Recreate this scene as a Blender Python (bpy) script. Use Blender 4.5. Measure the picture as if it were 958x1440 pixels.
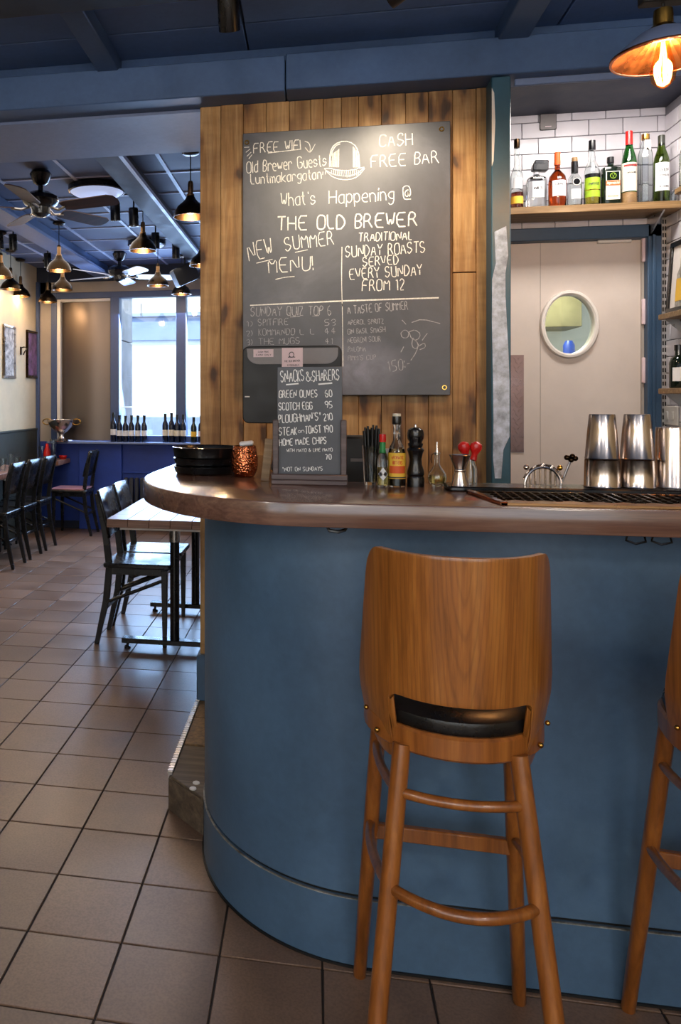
import bpy, bmesh, math, random
from mathutils import Vector, Matrix

R = math.radians
PI = math.pi
scene = bpy.context.scene
for o in list(bpy.data.objects):
    bpy.data.objects.remove(o)
random.seed(7)

# ------------------------------------------------------------------ camera
YAW = 0.18486
cam = bpy.data.cameras.new('camera')
cam.sensor_fit = 'HORIZONTAL'
cam.sensor_width = 36.0
cam.lens = 1113.8 / 958 * 36.0
cam.shift_x = (479 - 232.7) / 958
cam.shift_y = -(720 - 562) / 958
cam.clip_start = 0.05
camo = bpy.data.objects.new('camera', cam)
camo.location = (0, 0, 1.38)
camo.rotation_euler = (PI / 2, 0, YAW)
scene.collection.objects.link(camo)
scene.camera = camo

# ------------------------------------------------------------------ view, world, big lights
vs = scene.view_settings
vs.view_transform = 'Standard'
vs.look = 'None'
vs.gamma = 1.0
vs.use_curve_mapping = False
vs.exposure = 0.72
cy = scene.cycles
cy.max_bounces = 10
cy.diffuse_bounces = 5
cy.glossy_bounces = 5
cy.transmission_bounces = 10
cy.transparent_max_bounces = 16
cy.caustics_reflective = False
cy.caustics_refractive = False
cy.sample_clamp_indirect = 4.0

world = bpy.data.worlds.new('daylight_sky')
scene.world = world
world.use_nodes = True
bg = world.node_tree.nodes['Background']
bg.inputs[0].default_value = (0.80, 0.90, 1.0, 1)
bg.inputs[1].default_value = 2.2


def lamp(name, kind, loc, energy, color, size=0.3, size_y=None, rot=(0, 0, 0), spot=None, blend=0.6):
    l = bpy.data.lights.new(name, kind)
    l.energy = energy
    l.color = color
    if kind == 'AREA':
        l.shape = 'RECTANGLE'
        l.size = size
        l.size_y = size_y or size
    elif kind in ('POINT', 'SPOT'):
        l.shadow_soft_size = size
    if spot:
        l.spot_size = R(spot)
        l.spot_blend = blend
    o = bpy.data.objects.new(name, l)
    o.location = loc
    o.rotation_euler = rot
    scene.collection.objects.link(o)
    return o


def aim(o, target):
    d = Vector(target) - Vector(o.location)
    o.rotation_euler = d.to_track_quat('-Z', 'Y').to_euler()
    return o


WARM = (1.0, 0.66, 0.36)
DAY = (0.86, 0.93, 1.0)
# soft fill added behind the camera, set at the unseen street windows
for wx in (-1.9, 0.0, 1.9):
    lamp('rear_fill', 'AREA', (wx, -2.85, 1.75), 90, (1.0, 0.95, 0.89), 1.4, 1.7, (R(90), 0, R(180)))
# daylight through the far window
lamp('far_window_daylight', 'AREA', (-1.2, 8.45, 1.85), 130, (0.44, 0.62, 1.0), 1.7, 1.4, (R(-58), 0, 0))
sun = lamp('sun', 'SUN', (0, 0, 12), 6.0, (1.0, 0.97, 0.92), rot=(R(32), 0, R(8)))

# ------------------------------------------------------------------ materials
def lin(h):
    h = h.lstrip('#')
    c = [int(h[i:i + 2], 16) / 255 for i in (0, 2, 4)]
    return tuple((x / 12.92 if x <= 0.04045 else ((x + 0.055) / 1.055) ** 2.4) for x in c) + (1,)


class NT:
    def __init__(s, name):
        s.m = bpy.data.materials.new(name)
        s.m.use_nodes = True
        s.t = s.m.node_tree
        s.b = s.t.nodes['Principled BSDF']

    def n(s, kind, **kw):
        nd = s.t.nodes.new('ShaderNode' + kind)
        for k, v in kw.items():
            if k in ('ins',):
                for i, val in v.items():
                    if isinstance(val, bpy.types.NodeSocket):
                        s.t.links.new(val, nd.inputs[i])
                    else:
                        nd.inputs[i].default_value = val
            else:
                setattr(nd, k, v)
        return nd

    def link(s, a, b):
        s.t.links.new(a, b)

    def ramp(s, fac, stops):
        r = s.n('ValToRGB')
        e = r.color_ramp.elements
        while len(e) < len(stops):
            e.new(0.5)
        for k, (p, c) in enumerate(stops):
            e[k].position = p
            e[k].color = c if len(c) == 4 else tuple(c) + (1,)
        s.link(fac, r.inputs[0])
        return r.outputs[0]

    def coords(s, scale=(1, 1, 1), rand=True):
        tc = s.n('TexCoord')
        mp = s.n('Mapping')
        mp.inputs['Scale'].default_value = scale
        s.link(tc.outputs['Object'], mp.inputs[0])
        if rand:
            oi = s.n('ObjectInfo')
            mul = s.n('VectorMath', operation='MULTIPLY')
            cx = s.n('CombineXYZ')
            for i in range(3):
                s.link(oi.outputs['Random'], cx.inputs[i])
            mul.inputs[1].default_value = (37, 53, 71)
            s.link(cx.outputs[0], mul.inputs[0])
            s.link(mul.outputs[0], mp.inputs['Location'])
            s.rand = oi.outputs['Random']
        return mp.outputs[0]

    def noise(s, vec, scale, detail=4, rough=0.6, dist=0.0):
        n = s.n('TexNoise')
        n.inputs['Scale'].default_value = scale
        n.inputs['Detail'].default_value = detail
        n.inputs['Roughness'].default_value = rough
        n.inputs['Distortion'].default_value = dist
        s.link(vec, n.inputs['Vector'])
        return n.outputs['Fac']

    def mix(s, fac, a, b, mode='MIX'):
        m = s.n('Mix', data_type='RGBA', blend_type=mode)
        for sock, v in ((m.inputs[0], fac), (m.inputs[6], a), (m.inputs[7], b)):
            if isinstance(v, bpy.types.NodeSocket):
                s.link(v, sock)
            else:
                sock.default_value = v
        return m.outputs[2]

    def math(s, op, a, b=0.0):
        m = s.n('Math', operation=op)
        for sock, v in ((m.inputs[0], a), (m.inputs[1], b)):
            if isinstance(v, bpy.types.NodeSocket):
                s.link(v, sock)
            else:
                sock.default_value = v
        return m.outputs[0]

    def bump(s, h, strength=0.3, dist=0.002):
        b = s.n('Bump')
        b.inputs['Strength'].default_value = strength
        b.inputs['Distance'].default_value = dist
        s.link(h, b.inputs['Height'])
        s.link(b.outputs[0], s.b.inputs['Normal'])

    def set(s, **kw):
        names = dict(col='Base Color', rough='Roughness', metal='Metallic', trans='Transmission Weight', ior='IOR',
                     coat='Coat Weight', coat_rough='Coat Roughness', emis='Emission Color', estr='Emission Strength',
                     spec='Specular IOR Level', alpha='Alpha')
        for k, v in kw.items():
            i = s.b.inputs[names[k]]
            if isinstance(v, bpy.types.NodeSocket):
                s.link(v, i)
            else:
                i.default_value = v
        return s.m


def plain(name, col, rough=0.5, metal=0.0, var=0.12, nscale=6.0, bump=0.0, bscale=60, rvar=0.1, **kw):
    t = NT(name)
    v = t.coords()
    f = t.noise(v, nscale, 5, 0.65)
    c = lin(col)
    dark = tuple(x * (1 - var * 1.6) for x in c[:3])
    lite = tuple(min(1, x * (1 + var * 1.6)) for x in c[:3])
    t.set(col=t.ramp(f, [(0.3, dark), (0.7, lite)]), metal=metal)
    rr = t.ramp(f, [(0.3, (max(0, rough - rvar),) * 3), (0.7, (min(1, rough + rvar),) * 3)])
    t.set(rough=rr, **kw)
    if bump:
        t.bump(t.noise(v, bscale, 3), bump, 0.001)
    return t.m


def wood(name, dark, mid, lite, axis=2, rough=0.45, fine=1.0, knots=False, varr=0.25, coat=0.0, arch=False):
    t = NT(name)
    sc = [14, 14, 14]
    sc[axis] = 0.9
    v = t.coords(tuple(x * fine for x in sc))
    f1 = t.noise(v, 2.2, 6, 0.62, 0.6)
    sc2 = [90 * fine] * 3
    sc2[axis] = 3.0
    v2 = t.coords(tuple(sc2))
    f2 = t.noise(v2, 1.6, 3, 0.7)
    base = t.ramp(f1, [(0.28, lin(dark)), (0.5, lin(mid)), (0.72, lin(lite))])
    if arch:
        # nested pointed arches of a flat-sawn veneer face
        sca = [8.5, 0.0, 8.5]
        sca[axis] = 0.85
        va = t.coords(tuple(sca), rand=False)
        ga = t.n('TexGradient', gradient_type='SPHERICAL')
        na = t.noise(va, 1.1, 3, 0.5)
        w = t.n('TexWave', wave_type='RINGS', rings_direction='SPHERICAL')
        w.inputs['Scale'].default_value = 5.5
        w.inputs['Distortion'].default_value = 2.4
        w.inputs['Detail'].default_value = 2.5
        w.inputs['Detail Scale'].default_value = 1.2
        mp = t.n('Mapping')
        mp.inputs['Location'].default_value = (0.0, 0.0, -1.04)
        t.link(va, mp.inputs[0])
        t.link(mp.outputs[0], w.inputs['Vector'])
        lines = t.ramp(w.outputs['Fac'], [(0.0, (0.68,) * 3), (0.2, (0.92,) * 3), (0.7, (1.0,) * 3)])
        base = t.mix(0.6, base, lines, 'MULTIPLY')
    fine_c = t.ramp(f2, [(0.35, (0.72,) * 3), (0.6, (1.0,) * 3)])
    col = t.mix(0.75, base, fine_c, 'MULTIPLY')
    if knots:
        sk = [7, 7, 7]
        sk[axis] = 2.6
        vk = t.coords(tuple(sk))
        vo = t.n('TexVoronoi', voronoi_dimensions='2D')
        vo.inputs['Scale'].default_value = 1.0
        vo.inputs['Randomness'].default_value = 1.0
        nn = t.n('VectorMath', operation='ADD')
        sx_ = t.n('SeparateXYZ')
        cx_ = t.n('CombineXYZ')
        t.link(vk, sx_.inputs[0])
        t.link(sx_.outputs[0], cx_.inputs[0])
        t.link(sx_.outputs[2], cx_.inputs[1])
        vk = cx_.outputs[0]
        t.link(vk, nn.inputs[0])
        nz = t.n('TexNoise')
        nz.inputs['Scale'].default_value = 2.5
        t.link(vk, nz.inputs['Vector'])
        sub = t.n('VectorMath', operation='SCALE')
        t.link(nz.outputs['Color'], sub.inputs[0])
        sub.inputs['Scale'].default_value = 0.5
        t.link(sub.outputs[0], nn.inputs[1])
        t.link(nn.outputs[0], vo.inputs['Vector'])
        kd = t.ramp(vo.outputs['Distance'], [(0.0, lin('#3a2010')), (0.07, lin('#5a3820')), (0.13, (0.60, 0.48, 0.38)), (0.24, (1, 1, 1))])
        col = t.mix(0.85, col, kd, 'MULTIPLY')
        wv = t.coords((1.5, 1.5, 5.5))
        st = t.noise(wv, 1.4, 4, 0.6)
        col = t.mix(0.55, col, t.ramp(st, [(0.35, (0.45, 0.38, 0.3)), (0.55, (1, 1, 1))]), 'MULTIPLY')
    tint = t.ramp(t.rand, [(0.0, (1 - varr,) * 3), (1.0, (1.0,) * 3)])
    col = t.mix(1.0, col, tint, 'MULTIPLY')
    t.set(col=col, rough=rough, coat=coat, coat_rough=0.12)
    t.bump(f2, 0.18, 0.001)
    return t.m


def paint(name, col, rough=0.45, mottled=0.25, scratch=None, bump=0.1):
    """Hand-rolled paint: large cloudy mottling plus small scuffs of its own."""
    t = NT(name)
    v = t.coords()
    big = t.noise(v, 1.6, 5, 0.6, 0.4)
    sm = t.noise(v, 38, 4, 0.7)
    c = lin(col)
    a = tuple(x * (1 - mottled) for x in c[:3])
    b = tuple(x * (1 + mottled * 0.8) for x in c[:3])
    cc = t.ramp(big, [(0.3, a), (0.7, b)])
    cc = t.mix(0.3, cc, t.ramp(sm, [(0.3, (0.7,) * 3), (0.7, (1.15,) * 3)]), 'MULTIPLY')
    if scratch:
        vo = t.noise(v, 19, 8, 0.75, 1.2)
        cc = t.mix(t.ramp(vo, [(0.70, (0, 0, 0)), (0.76, (1, 1, 1))]), cc, lin(scratch))
    t.set(col=cc, rough=t.ramp(big, [(0.3, (rough - 0.08,) * 3), (0.7, (rough + 0.1,) * 3)]))
    t.bump(sm, bump, 0.001)
    return t.m


def metal(name, col, rough=0.2, aniso=0.0, bump=0.0, bscale=30):
    t = NT(name)
    v = t.coords()
    f = t.noise(v, 12, 4, 0.6)
    c = lin(col)
    t.set(col=t.ramp(f, [(0.3, tuple(x * 0.8 for x in c[:3])), (0.7, c)]), metal=1.0,
          rough=t.ramp(f, [(0.3, (rough * 0.7,) * 3), (0.7, (rough * 1.3,) * 3)]))
    if bump:
        vo = t.n('TexVoronoi', feature='SMOOTH_F1')
        vo.inputs['Scale'].default_value = bscale
        t.link(v, vo.inputs['Vector'])
        t.bump(vo.outputs['Distance'], bump, 0.004)
    return t.m


def glass(name, col, rough=0.02, ior=1.45):
    t = NT(name)
    return t.set(col=lin(col), rough=rough, trans=1.0, ior=ior)


def pane_glass(name, tint='#e8f2f5', gloss=0.08):
    m = bpy.data.materials.new(name)
    m.use_nodes = True
    nt = m.node_tree
    nt.nodes.clear()
    out = nt.nodes.new('ShaderNodeOutputMaterial')
    mx = nt.nodes.new('ShaderNodeMixShader')
    tr = nt.nodes.new('ShaderNodeBsdfTransparent')
    gl = nt.nodes.new('ShaderNodeBsdfGlossy')
    tr.inputs[0].default_value = lin(tint)
    gl.inputs['Roughness'].default_value = 0.03
    mx.inputs[0].default_value = gloss
    nt.links.new(tr.outputs[0], mx.inputs[1])
    nt.links.new(gl.outputs[0], mx.inputs[2])
    nt.links.new(mx.outputs[0], out.inputs[0])
    return m


def emitter(name, col, strength):
    t = NT(name)
    return t.set(col=lin(col), emis=lin(col), estr=strength, rough=0.5)


def tile_mat():
    t = NT('terracotta_grey_tile')
    v = t.coords()
    f = t.noise(v, 3.0, 5, 0.6)
    sp = t.noise(v, 160, 2, 0.5)
    base = t.ramp(f, [(0.25, lin('#665143')), (0.5, lin('#7a6251')), (0.75, lin('#88705f'))])
    base = t.mix(0.5, base, t.ramp(sp, [(0.35, (0.62,) * 3), (0.6, (1.08,) * 3)]), 'MULTIPLY')
    base = t.mix(0.8, base, t.ramp(t.rand, [(0.0, (0.74, 0.72, 0.72)), (1.0, (1.05, 1.0, 0.97))]), 'MULTIPLY')
    t.set(col=base, rough=t.ramp(f, [(0.3, (0.30,) * 3), (0.7, (0.44,) * 3)]))
    t.bump(t.noise(v, 60, 3), 0.12, 0.001)
    return t.m


def slate_mat():
    t = NT('chalkboard_slate')
    v = t.coords(rand=False)
    f = t.noise(v, 2.4, 6, 0.65, 0.6)
    g = t.noise(v, 14, 5, 0.7, 0.3)
    c = t.ramp(f, [(0.3, lin('#34353b')), (0.55, lin('#46474e')), (0.8, lin('#5e5f69'))])
    c = t.mix(0.25, c, t.ramp(g, [(0.3, (0.75,) * 3), (0.7, (1.2,) * 3)]), 'MULTIPLY')
    # a wiped, whitish smear of chalk near the foot of the board
    mp = t.n('Mapping')
    mp.inputs['Location'].default_value = (-.9, -3.27, -9.75)
    mp.inputs['Scale'].default_value = (5.0, 1.0, 6.5)
    tc = t.n('TexCoord')
    t.link(tc.outputs['Object'], mp.inputs[0])
    gr = t.n('TexGradient', gradient_type='SPHERICAL')
    t.link(mp.outputs[0], gr.inputs[0])
    sm = t.math('MULTIPLY', gr.outputs['Fac'], g)
    c = t.mix(t.ramp(sm, [(0.0, (0, 0, 0)), (0.7, (0.9,) * 3)]), c, lin('#8f8fa0'))
    t.set(col=c, rough=0.42)
    return t.m


M = {}
M['tile'] = tile_mat()
M['grout'] = plain('floor_grout', '#2a211d', 0.8)
M['bar_blue'] = paint('bar_blue_paint', '#4b6783', 0.42, 0.30, scratch=None)
M['bar_edge'] = plain('chipped_edge', '#84837e', 0.7, var=0.5, nscale=30)
M['beam_blue'] = paint('beam_blue_paint', '#46618c', 0.5, 0.22, scratch=None, bump=0.25)
M['ceil_blue'] = paint('ceiling_blue_paint', '#5673a6', 0.5, 0.25, scratch=None)
M['soffit'] = paint('soffit_blue_paint', '#7080a6', 0.55, 0.15)
M['post'] = paint('post_teal_paint', '#2c5468', 0.45, 0.22, bump=0.4)
M['plaster'] = plain('peeled_plaster', '#a9b5c9', 0.8, var=0.3, nscale=24, bump=0.8, bscale=90)
M['plank'] = wood('reclaimed_pine', '#8a5f32', '#b0834c', '#d3aa74', 2, 0.6, 0.8, knots=True, varr=0.28)
M['counter'] = wood('dark_oak_counter', '#553c31', '#6c4e42', '#82604f', 0, 0.24, 1.2, varr=0.0, coat=0.5)
M['stool'] = wood('stool_beech', '#6d3c15', '#915421', '#a8682d', 2, 0.3, 1.0, varr=0.05, coat=0.4)
M['stool_back'] = wood('stool_veneer', '#7a4719', '#9d5f27', '#b37535', 2, 0.3, 1.0, varr=0.05, coat=0.35, arch=True)
M['leather'] = plain('black_leather', '#111112', 0.33, var=0.3, bump=0.3, bscale=200)
M['slate'] = slate_mat()
M['opal'] = emitter('fill_globe_glow', '#fff0dc', 42.0)  # glow of the fill globes added behind the camera
M['chalk'] = plain('chalk', '#d9d7d2', 0.9, var=0.2, nscale=200)
M['chalk_dim'] = plain('rubbed_chalk', '#9c9ba0', 0.9, var=0.35, nscale=120)
M['chalkpen'] = plain('chalk_pen', '#eceae6', 0.8, var=0.03)
M['white_tile'] = plain('white_glazed_tile', '#d4d0d6', 0.14, var=0.05, nscale=3)
M['tile_grout'] = plain('grey_tile_grout', '#77757c', 0.8)
M['door_white'] = plain('door_laminate', '#cbbfb6', 0.42, var=0.03)
M['white_paint'] = plain('white_paint', '#d9d3cc', 0.4, var=0.03)
M['blue_frame'] = paint('door_frame_blue', '#2f4a66', 0.4, 0.12)
M['window_blue'] = paint('window_frame_blue', '#3f5178', 0.45, 0.12)
M['cream'] = plain('cream_plaster', '#c2b190', 0.8, var=0.08, nscale=2)
M['cream_dim'] = plain('grey_cream_plaster', '#a59c92', 0.8, var=0.08, nscale=2)
M['wainscot'] = plain('dark_green_wainscot', '#33362e', 0.5)
M['navy'] = plain('navy_panel_paint', '#1d3c94', 0.5, var=0.2, nscale=2)
M['dark_navy'] = plain('dark_navy_paint', '#1a2236', 0.6)
M['ceil_tile'] = plain('ceiling_tile', '#5f6a88', 0.7, var=0.12, nscale=2)
M['ceil_grid'] = plain('ceiling_grid_bar', '#b9c2dc', 0.5, var=0.05)
M['girder'] = plain('painted_girder', '#3a3d48', 0.7, var=0.4, nscale=10, bump=0.5, bscale=30)
M['black'] = plain('black_lacquer', '#0e0e10', 0.25, var=0.2)
M['black_matt'] = plain('black_matt', '#0d0d0e', 0.55, var=0.2)
M['chair'] = plain('black_stained_wood', '#16171a', 0.27, var=0.3, bump=0.1)
M['seat_pink'] = plain('dusty_pink_seat', '#a0727c', 0.6)
M['steel'] = metal('polished_steel', '#dccfc6', 0.20)
M['brushed'] = metal('brushed_steel', '#b9b4b0', 0.3)
M['copper'] = metal('hammered_copper', '#d1794f', 0.16, bump=0.9, bscale=190)
M['copper_plain'] = metal('polished_copper', '#c9734a', 0.14)
M['brass'] = metal('brass', '#c79a4c', 0.2)
M['brass_dull'] = metal('aged_brass', '#8a6846', 0.3)
M['bronze'] = metal('dark_bronze', '#3a2c1e', 0.3)
M['blind'] = plain('satin_bronze_film', '#6b6058', 0.37, 0.9, var=0.0, rvar=0.0)
M['mirror_copper'] = metal('copper_mirror', '#e0a078', 0.28)
M['table_wood'] = wood('worn_table_wood', '#6b4634', '#8d6450', '#b08a74', 0, 0.42, 1.0, varr=0.1, coat=0.15)
M['pale_wood'] = wood('pale_shelf_wood', '#664a30', '#86673f', '#a58660', 0, 0.5, 1.2, varr=0.1)
M['sign_wood'] = wood('sign_stained_wood', '#463736', '#5a4a49', '#6f5d5b', 0, 0.5, 1.2, varr=0.1)
M['platform_wood'] = wood('weathered_platform', '#4a3f35', '#655748', '#82715e', 0, 0.7, 1.0, varr=0.1)
M['step_tile'] = plain('gritty_step_tile', '#84694a', 0.7, var=0.3, nscale=60, bump=0.5, bscale=200)
M['alu'] = metal('ribbed_aluminium', '#c9c4c0', 0.35)
M['red'] = plain('red_plastic', '#c41f1c', 0.3, var=0.1)
M['white'] = plain('white_paper', '#e2dcd8', 0.7, var=0.04)
M['pink_paper'] = plain('pinkish_card', '#d8c3c8', 0.7, var=0.04)
M['grey_plastic'] = plain('grey_plastic', '#6b6463', 0.4)
M['ink'] = plain('printed_ink', '#2c2a2c', 0.7)
M['clear'] = glass('clear_glass', '#f4f8f7', 0.0)
M['green_glass'] = glass('green_glass', '#2c7d2e', 0.02)
M['olive_glass'] = glass('olive_glass', '#5d7a22', 0.02)
M['dark_glass'] = plain('dark_green_bottle', '#101a12', 0.1, var=0.1)
M['wine_glass'] = plain('dark_wine_bottle', '#0d1428', 0.12, var=0.1)
M['amber'] = glass('amber_spirit', '#b8481a', 0.02)
M['yellow_liq'] = glass('yellow_liquor', '#d8c23c', 0.02)
M['oil'] = glass('olive_oil', '#d9c67c', 0.02)
M['green_liq'] = plain('green_label_foil', '#8fae2b', 0.35, var=0.15, nscale=20)
M['window_glass'] = pane_glass('window_glass')
M['bulb_glass'] = pane_glass('amber_bulb_glass', '#ffd9a0', 0.12)
M['filament'] = emitter('glowing_filament', '#ffc26a', 16.0)
M['glow'] = emitter('warm_bulb', '#ffc986', 14.0)
M['lamp_disc'] = emitter('opal_diffuser', '#aebbe0', 0.5)
M['outside_white'] = plain('white_render_wall', '#e8ebee', 0.8, var=0.03)
M['outside_blue'] = plain('grey_blue_cladding', '#8793b5', 0.7, var=0.08)
M['outside_grey'] = plain('grey_stone_wall', '#9a98a0', 0.8, var=0.2, nscale=4)
M['kitchen'] = plain('kitchen_cream_wall', '#e2d9c4', 0.6, var=0.06)
M['kitchen_dark'] = plain('kitchen_dark_unit', '#6a6248', 0.5, var=0.2)
M['label_yellow'] = plain('yellow_label', '#e0b23a', 0.6, var=0.08)
M['label_orange'] = plain('orange_band', '#d2571f', 0.6)
M['label_cream'] = plain('cream_label', '#d9d2c0', 0.6, var=0.06)
M['label_white'] = plain('white_label', '#dcdde0', 0.6, var=0.04)
M['label_green'] = plain('green_band', '#1f7a3c', 0.5)
M['gold'] = metal('gold_foil', '#c8963c', 0.3)
M['diamond'] = metal('diamond_plate', '#7d6763', 0.35)
M['radiator'] = plain('dark_radiator_enamel', '#2a2e38', 0.4)
M['picture_a'] = plain('faded_print', '#8d8a84', 0.5, var=0.8, nscale=18)
M['picture_b'] = plain('dark_painting', '#59405e', 0.5, var=0.9, nscale=14)

# ------------------------------------------------------------------ mesh building
class MB:
    def __init__(s):
        s.v = []
        s.f = []

    def add(s, verts, faces):
        k = len(s.v)
        s.v += [tuple(p) for p in verts]
        s.f += [tuple(i + k for i in f) for f in faces]
        return s

    def box(s, x0, y0, z0, x1, y1, z1):
        v = [(x0, y0, z0), (x1, y0, z0), (x1, y1, z0), (x0, y1, z0), (x0, y0, z1), (x1, y0, z1), (x1, y1, z1), (x0, y1, z1)]
        return s.add(v, [(0, 3, 2, 1), (4, 5, 6, 7), (0, 1, 5, 4), (1, 2, 6, 5), (2, 3, 7, 6), (3, 0, 4, 7)])

    def cbox(s, c, d, mat=None):
        m = MB().box(-d[0] / 2, -d[1] / 2, -d[2] / 2, d[0] / 2, d[1] / 2, d[2] / 2)
        T = Matrix.Translation(Vector(c)) @ (mat.to_4x4() if mat else Matrix())
        return s.add([T @ Vector(p) for p in m.v], m.f)

    def lathe(s, prof, c=(0, 0, 0), seg=24, mat=None, a0=0.0, a1=2 * PI, sx=1.0, sy=1.0):
        full = abs(a1 - a0 - 2 * PI) < 1e-6
        n = seg if full else seg + 1
        vs_, fs = [], []
        T = Matrix.Translation(Vector(c)) @ (mat.to_4x4() if mat else Matrix())
        for (r, z) in prof:
            for i in range(n):
                a = a0 + (a1 - a0) * i / seg
                vs_.append(T @ Vector((max(r, 1e-5) * math.cos(a) * sx, max(r, 1e-5) * math.sin(a) * sy, z)))
        for j in range(len(prof) - 1):
            for i in range(seg):
                i2 = (i + 1) % n
                fs.append((j * n + i, j * n + i2, (j + 1) * n + i2, (j + 1) * n + i))
        return s.add(vs_, fs)

    def tube(s, pts, r, seg=10, cap=True, closed=False):
        pts = [Vector(p) for p in pts]
        rs = r if isinstance(r, (list, tuple)) else [r] * len(pts)
        n = len(pts)
        vs_, fs = [], []
        up = None
        for i, p in enumerate(pts):
            if closed:
                d = (pts[(i + 1) % n] - pts[i - 1]).normalized()
            else:
                d = (pts[min(i + 1, n - 1)] - pts[max(i - 1, 0)]).normalized()
            if up is None:
                up = Vector((0, 0, 1)) if abs(d.z) < 0.9 else Vector((1, 0, 0))
            sd = d.cross(up).normalized()
            up = sd.cross(d).normalized()
            for k in range(seg):
                a = 2 * PI * k / seg
                vs_.append(p + (sd * math.cos(a) + up * math.sin(a)) * rs[i])
        m = n if closed else n - 1
        for i in range(m):
            for k in range(seg):
                k2 = (k + 1) % seg
                j = (i + 1) % n
                fs.append((i * seg + k, i * seg + k2, j * seg + k2, j * seg + k))
        if cap and not closed:
            fs.append(tuple(range(seg - 1, -1, -1)))
            fs.append(tuple((n - 1) * seg + k for k in range(seg)))
        return s.add(vs_, fs)

    def prism(s, poly, z0, z1, axis='Z'):
        n = len(poly)
        def P(a, b, h):
            return (a, b, h) if axis == 'Z' else ((a, h, b) if axis == 'Y' else (h, a, b))
        vs_ = [P(a, b, z0) for a, b in poly] + [P(a, b, z1) for a, b in poly]
        fs = [tuple(range(n - 1, -1, -1)), tuple(range(n, 2 * n))]
        fs += [(i, (i + 1) % n, (i + 1) % n + n, i + n) for i in range(n)]
        return s.add(vs_, fs)

    def sphere(s, c, r, seg=16, rings=10, sc=(1, 1, 1)):
        prof = [(r * math.sin(PI * k / rings), -r * math.cos(PI * k / rings) * sc[2]) for k in range(rings + 1)]
        return s.lathe(prof, c, seg, sx=sc[0], sy=sc[1])

    def ribbon(s, pts, w, fn):
        """Chalk stroke: a flat strip of width w along 2D points, placed by fn(x, z)."""
        n = len(pts)
        if n < 2:
            return s
        L, Rr = [], []
        for i in range(n):
            a = pts[max(i - 1, 0)]
            b = pts[min(i + 1, n - 1)]
            dx, dz = b[0] - a[0], b[1] - a[1]
            l = math.hypot(dx, dz) or 1
            ww = w * (0.8 + 0.4 * random.random()) / 2
            ox, oz = -dz / l * ww, dx / l * ww
            L.append(fn(pts[i][0] + ox, pts[i][1] + oz))
            Rr.append(fn(pts[i][0] - ox, pts[i][1] - oz))
        return s.add(L + Rr, [(n + i, n + i + 1, i + 1, i) for i in range(n - 1)])

    def mesh(s, name, m, bevel=0.0, seg=1, angle=38, weld=True):
        bm = bmesh.new()
        vs_ = [bm.verts.new(p) for p in s.v]
        for f in s.f:
            try:
                bm.faces.new([vs_[i] for i in f])
            except ValueError:
                pass
        if weld:
            bmesh.ops.remove_doubles(bm, verts=bm.verts, dist=2e-5)
        bmesh.ops.dissolve_degenerate(bm, dist=1e-6, edges=bm.edges)
        bmesh.ops.recalc_face_normals(bm, faces=bm.faces)
        if bevel:
            es = [e for e in bm.edges if len(e.link_faces) == 2 and e.calc_face_angle(0) > R(30)]
            bmesh.ops.bevel(bm, geom=es, offset=bevel, segments=seg, profile=0.5, affect='EDGES', clamp_overlap=True)
        for f in bm.faces:
            f.smooth = True
        for e in bm.edges:
            if len(e.link_faces) == 2 and e.calc_face_angle(0) > R(angle):
                e.smooth = False
        me = bpy.data.meshes.new(name)
        bm.to_mesh(me)
        bm.free()
        me.materials.append(M[m] if isinstance(m, str) else m)
        return me

    def obj(s, name, m, parent=None, bevel=0.0, seg=1, loc=None, rot=None, label=None, kind=None, angle=38, weld=True):
        o = bpy.data.objects.new(name, s.mesh(name, m, bevel, seg, angle, weld))
        scene.collection.objects.link(o)
        if parent:
            o.parent = parent
        if loc:
            o.location = loc
        if rot:
            o.rotation_euler = rot
        if label:
            o['label'] = label
        if kind:
            o['kind'] = kind
        return o


def thing(name, label, cat, loc=(0, 0, 0), rz=0.0, group=None):
    o = bpy.data.objects.new(name, None)
    o.empty_display_size = 0.05
    scene.collection.objects.link(o)
    o.location = loc
    o.rotation_euler = (0, 0, rz)
    o['label'] = label
    o['category'] = cat
    if group:
        o['group'] = group
    return o


def tag(o, label, cat, group=None):
    o['label'] = label
    o['category'] = cat
    if group:
        o['group'] = group
    return o


def struct(o, label=None, cat='room'):
    o['kind'] = 'structure'
    if label:
        o['label'] = label
    o['category'] = cat
    return o


def copy_tree(src, loc=None, rz=None, label=None, parent=None):
    c = src.copy()
    scene.collection.objects.link(c)
    if parent:
        c.parent = parent
    if loc is not None:
        c.location = loc
    if rz is not None:
        c.rotation_euler = (0, 0, rz)
    if label:
        c['label'] = label
    for ch in [x for x in bpy.data.objects if x.parent == src]:
        copy_tree(ch, parent=c)
    return c


def arc(cx, cy_, rx, ry, a0, a1, n):
    return [(cx + rx * math.cos(R(a0 + (a1 - a0) * i / n)), cy_ + ry * math.sin(R(a0 + (a1 - a0) * i / n))) for i in range(n + 1)]


def rrect(x0, y0, x1, y1, r, n=5):
    return arc(x1 - r, y0 + r, r, r, -90, 0, n) + arc(x1 - r, y1 - r, r, r, 0, 90, n) + arc(x0 + r, y1 - r, r, r, 90, 180, n) + arc(x0 + r, y0 + r, r, r, 180, 270, n)


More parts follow.
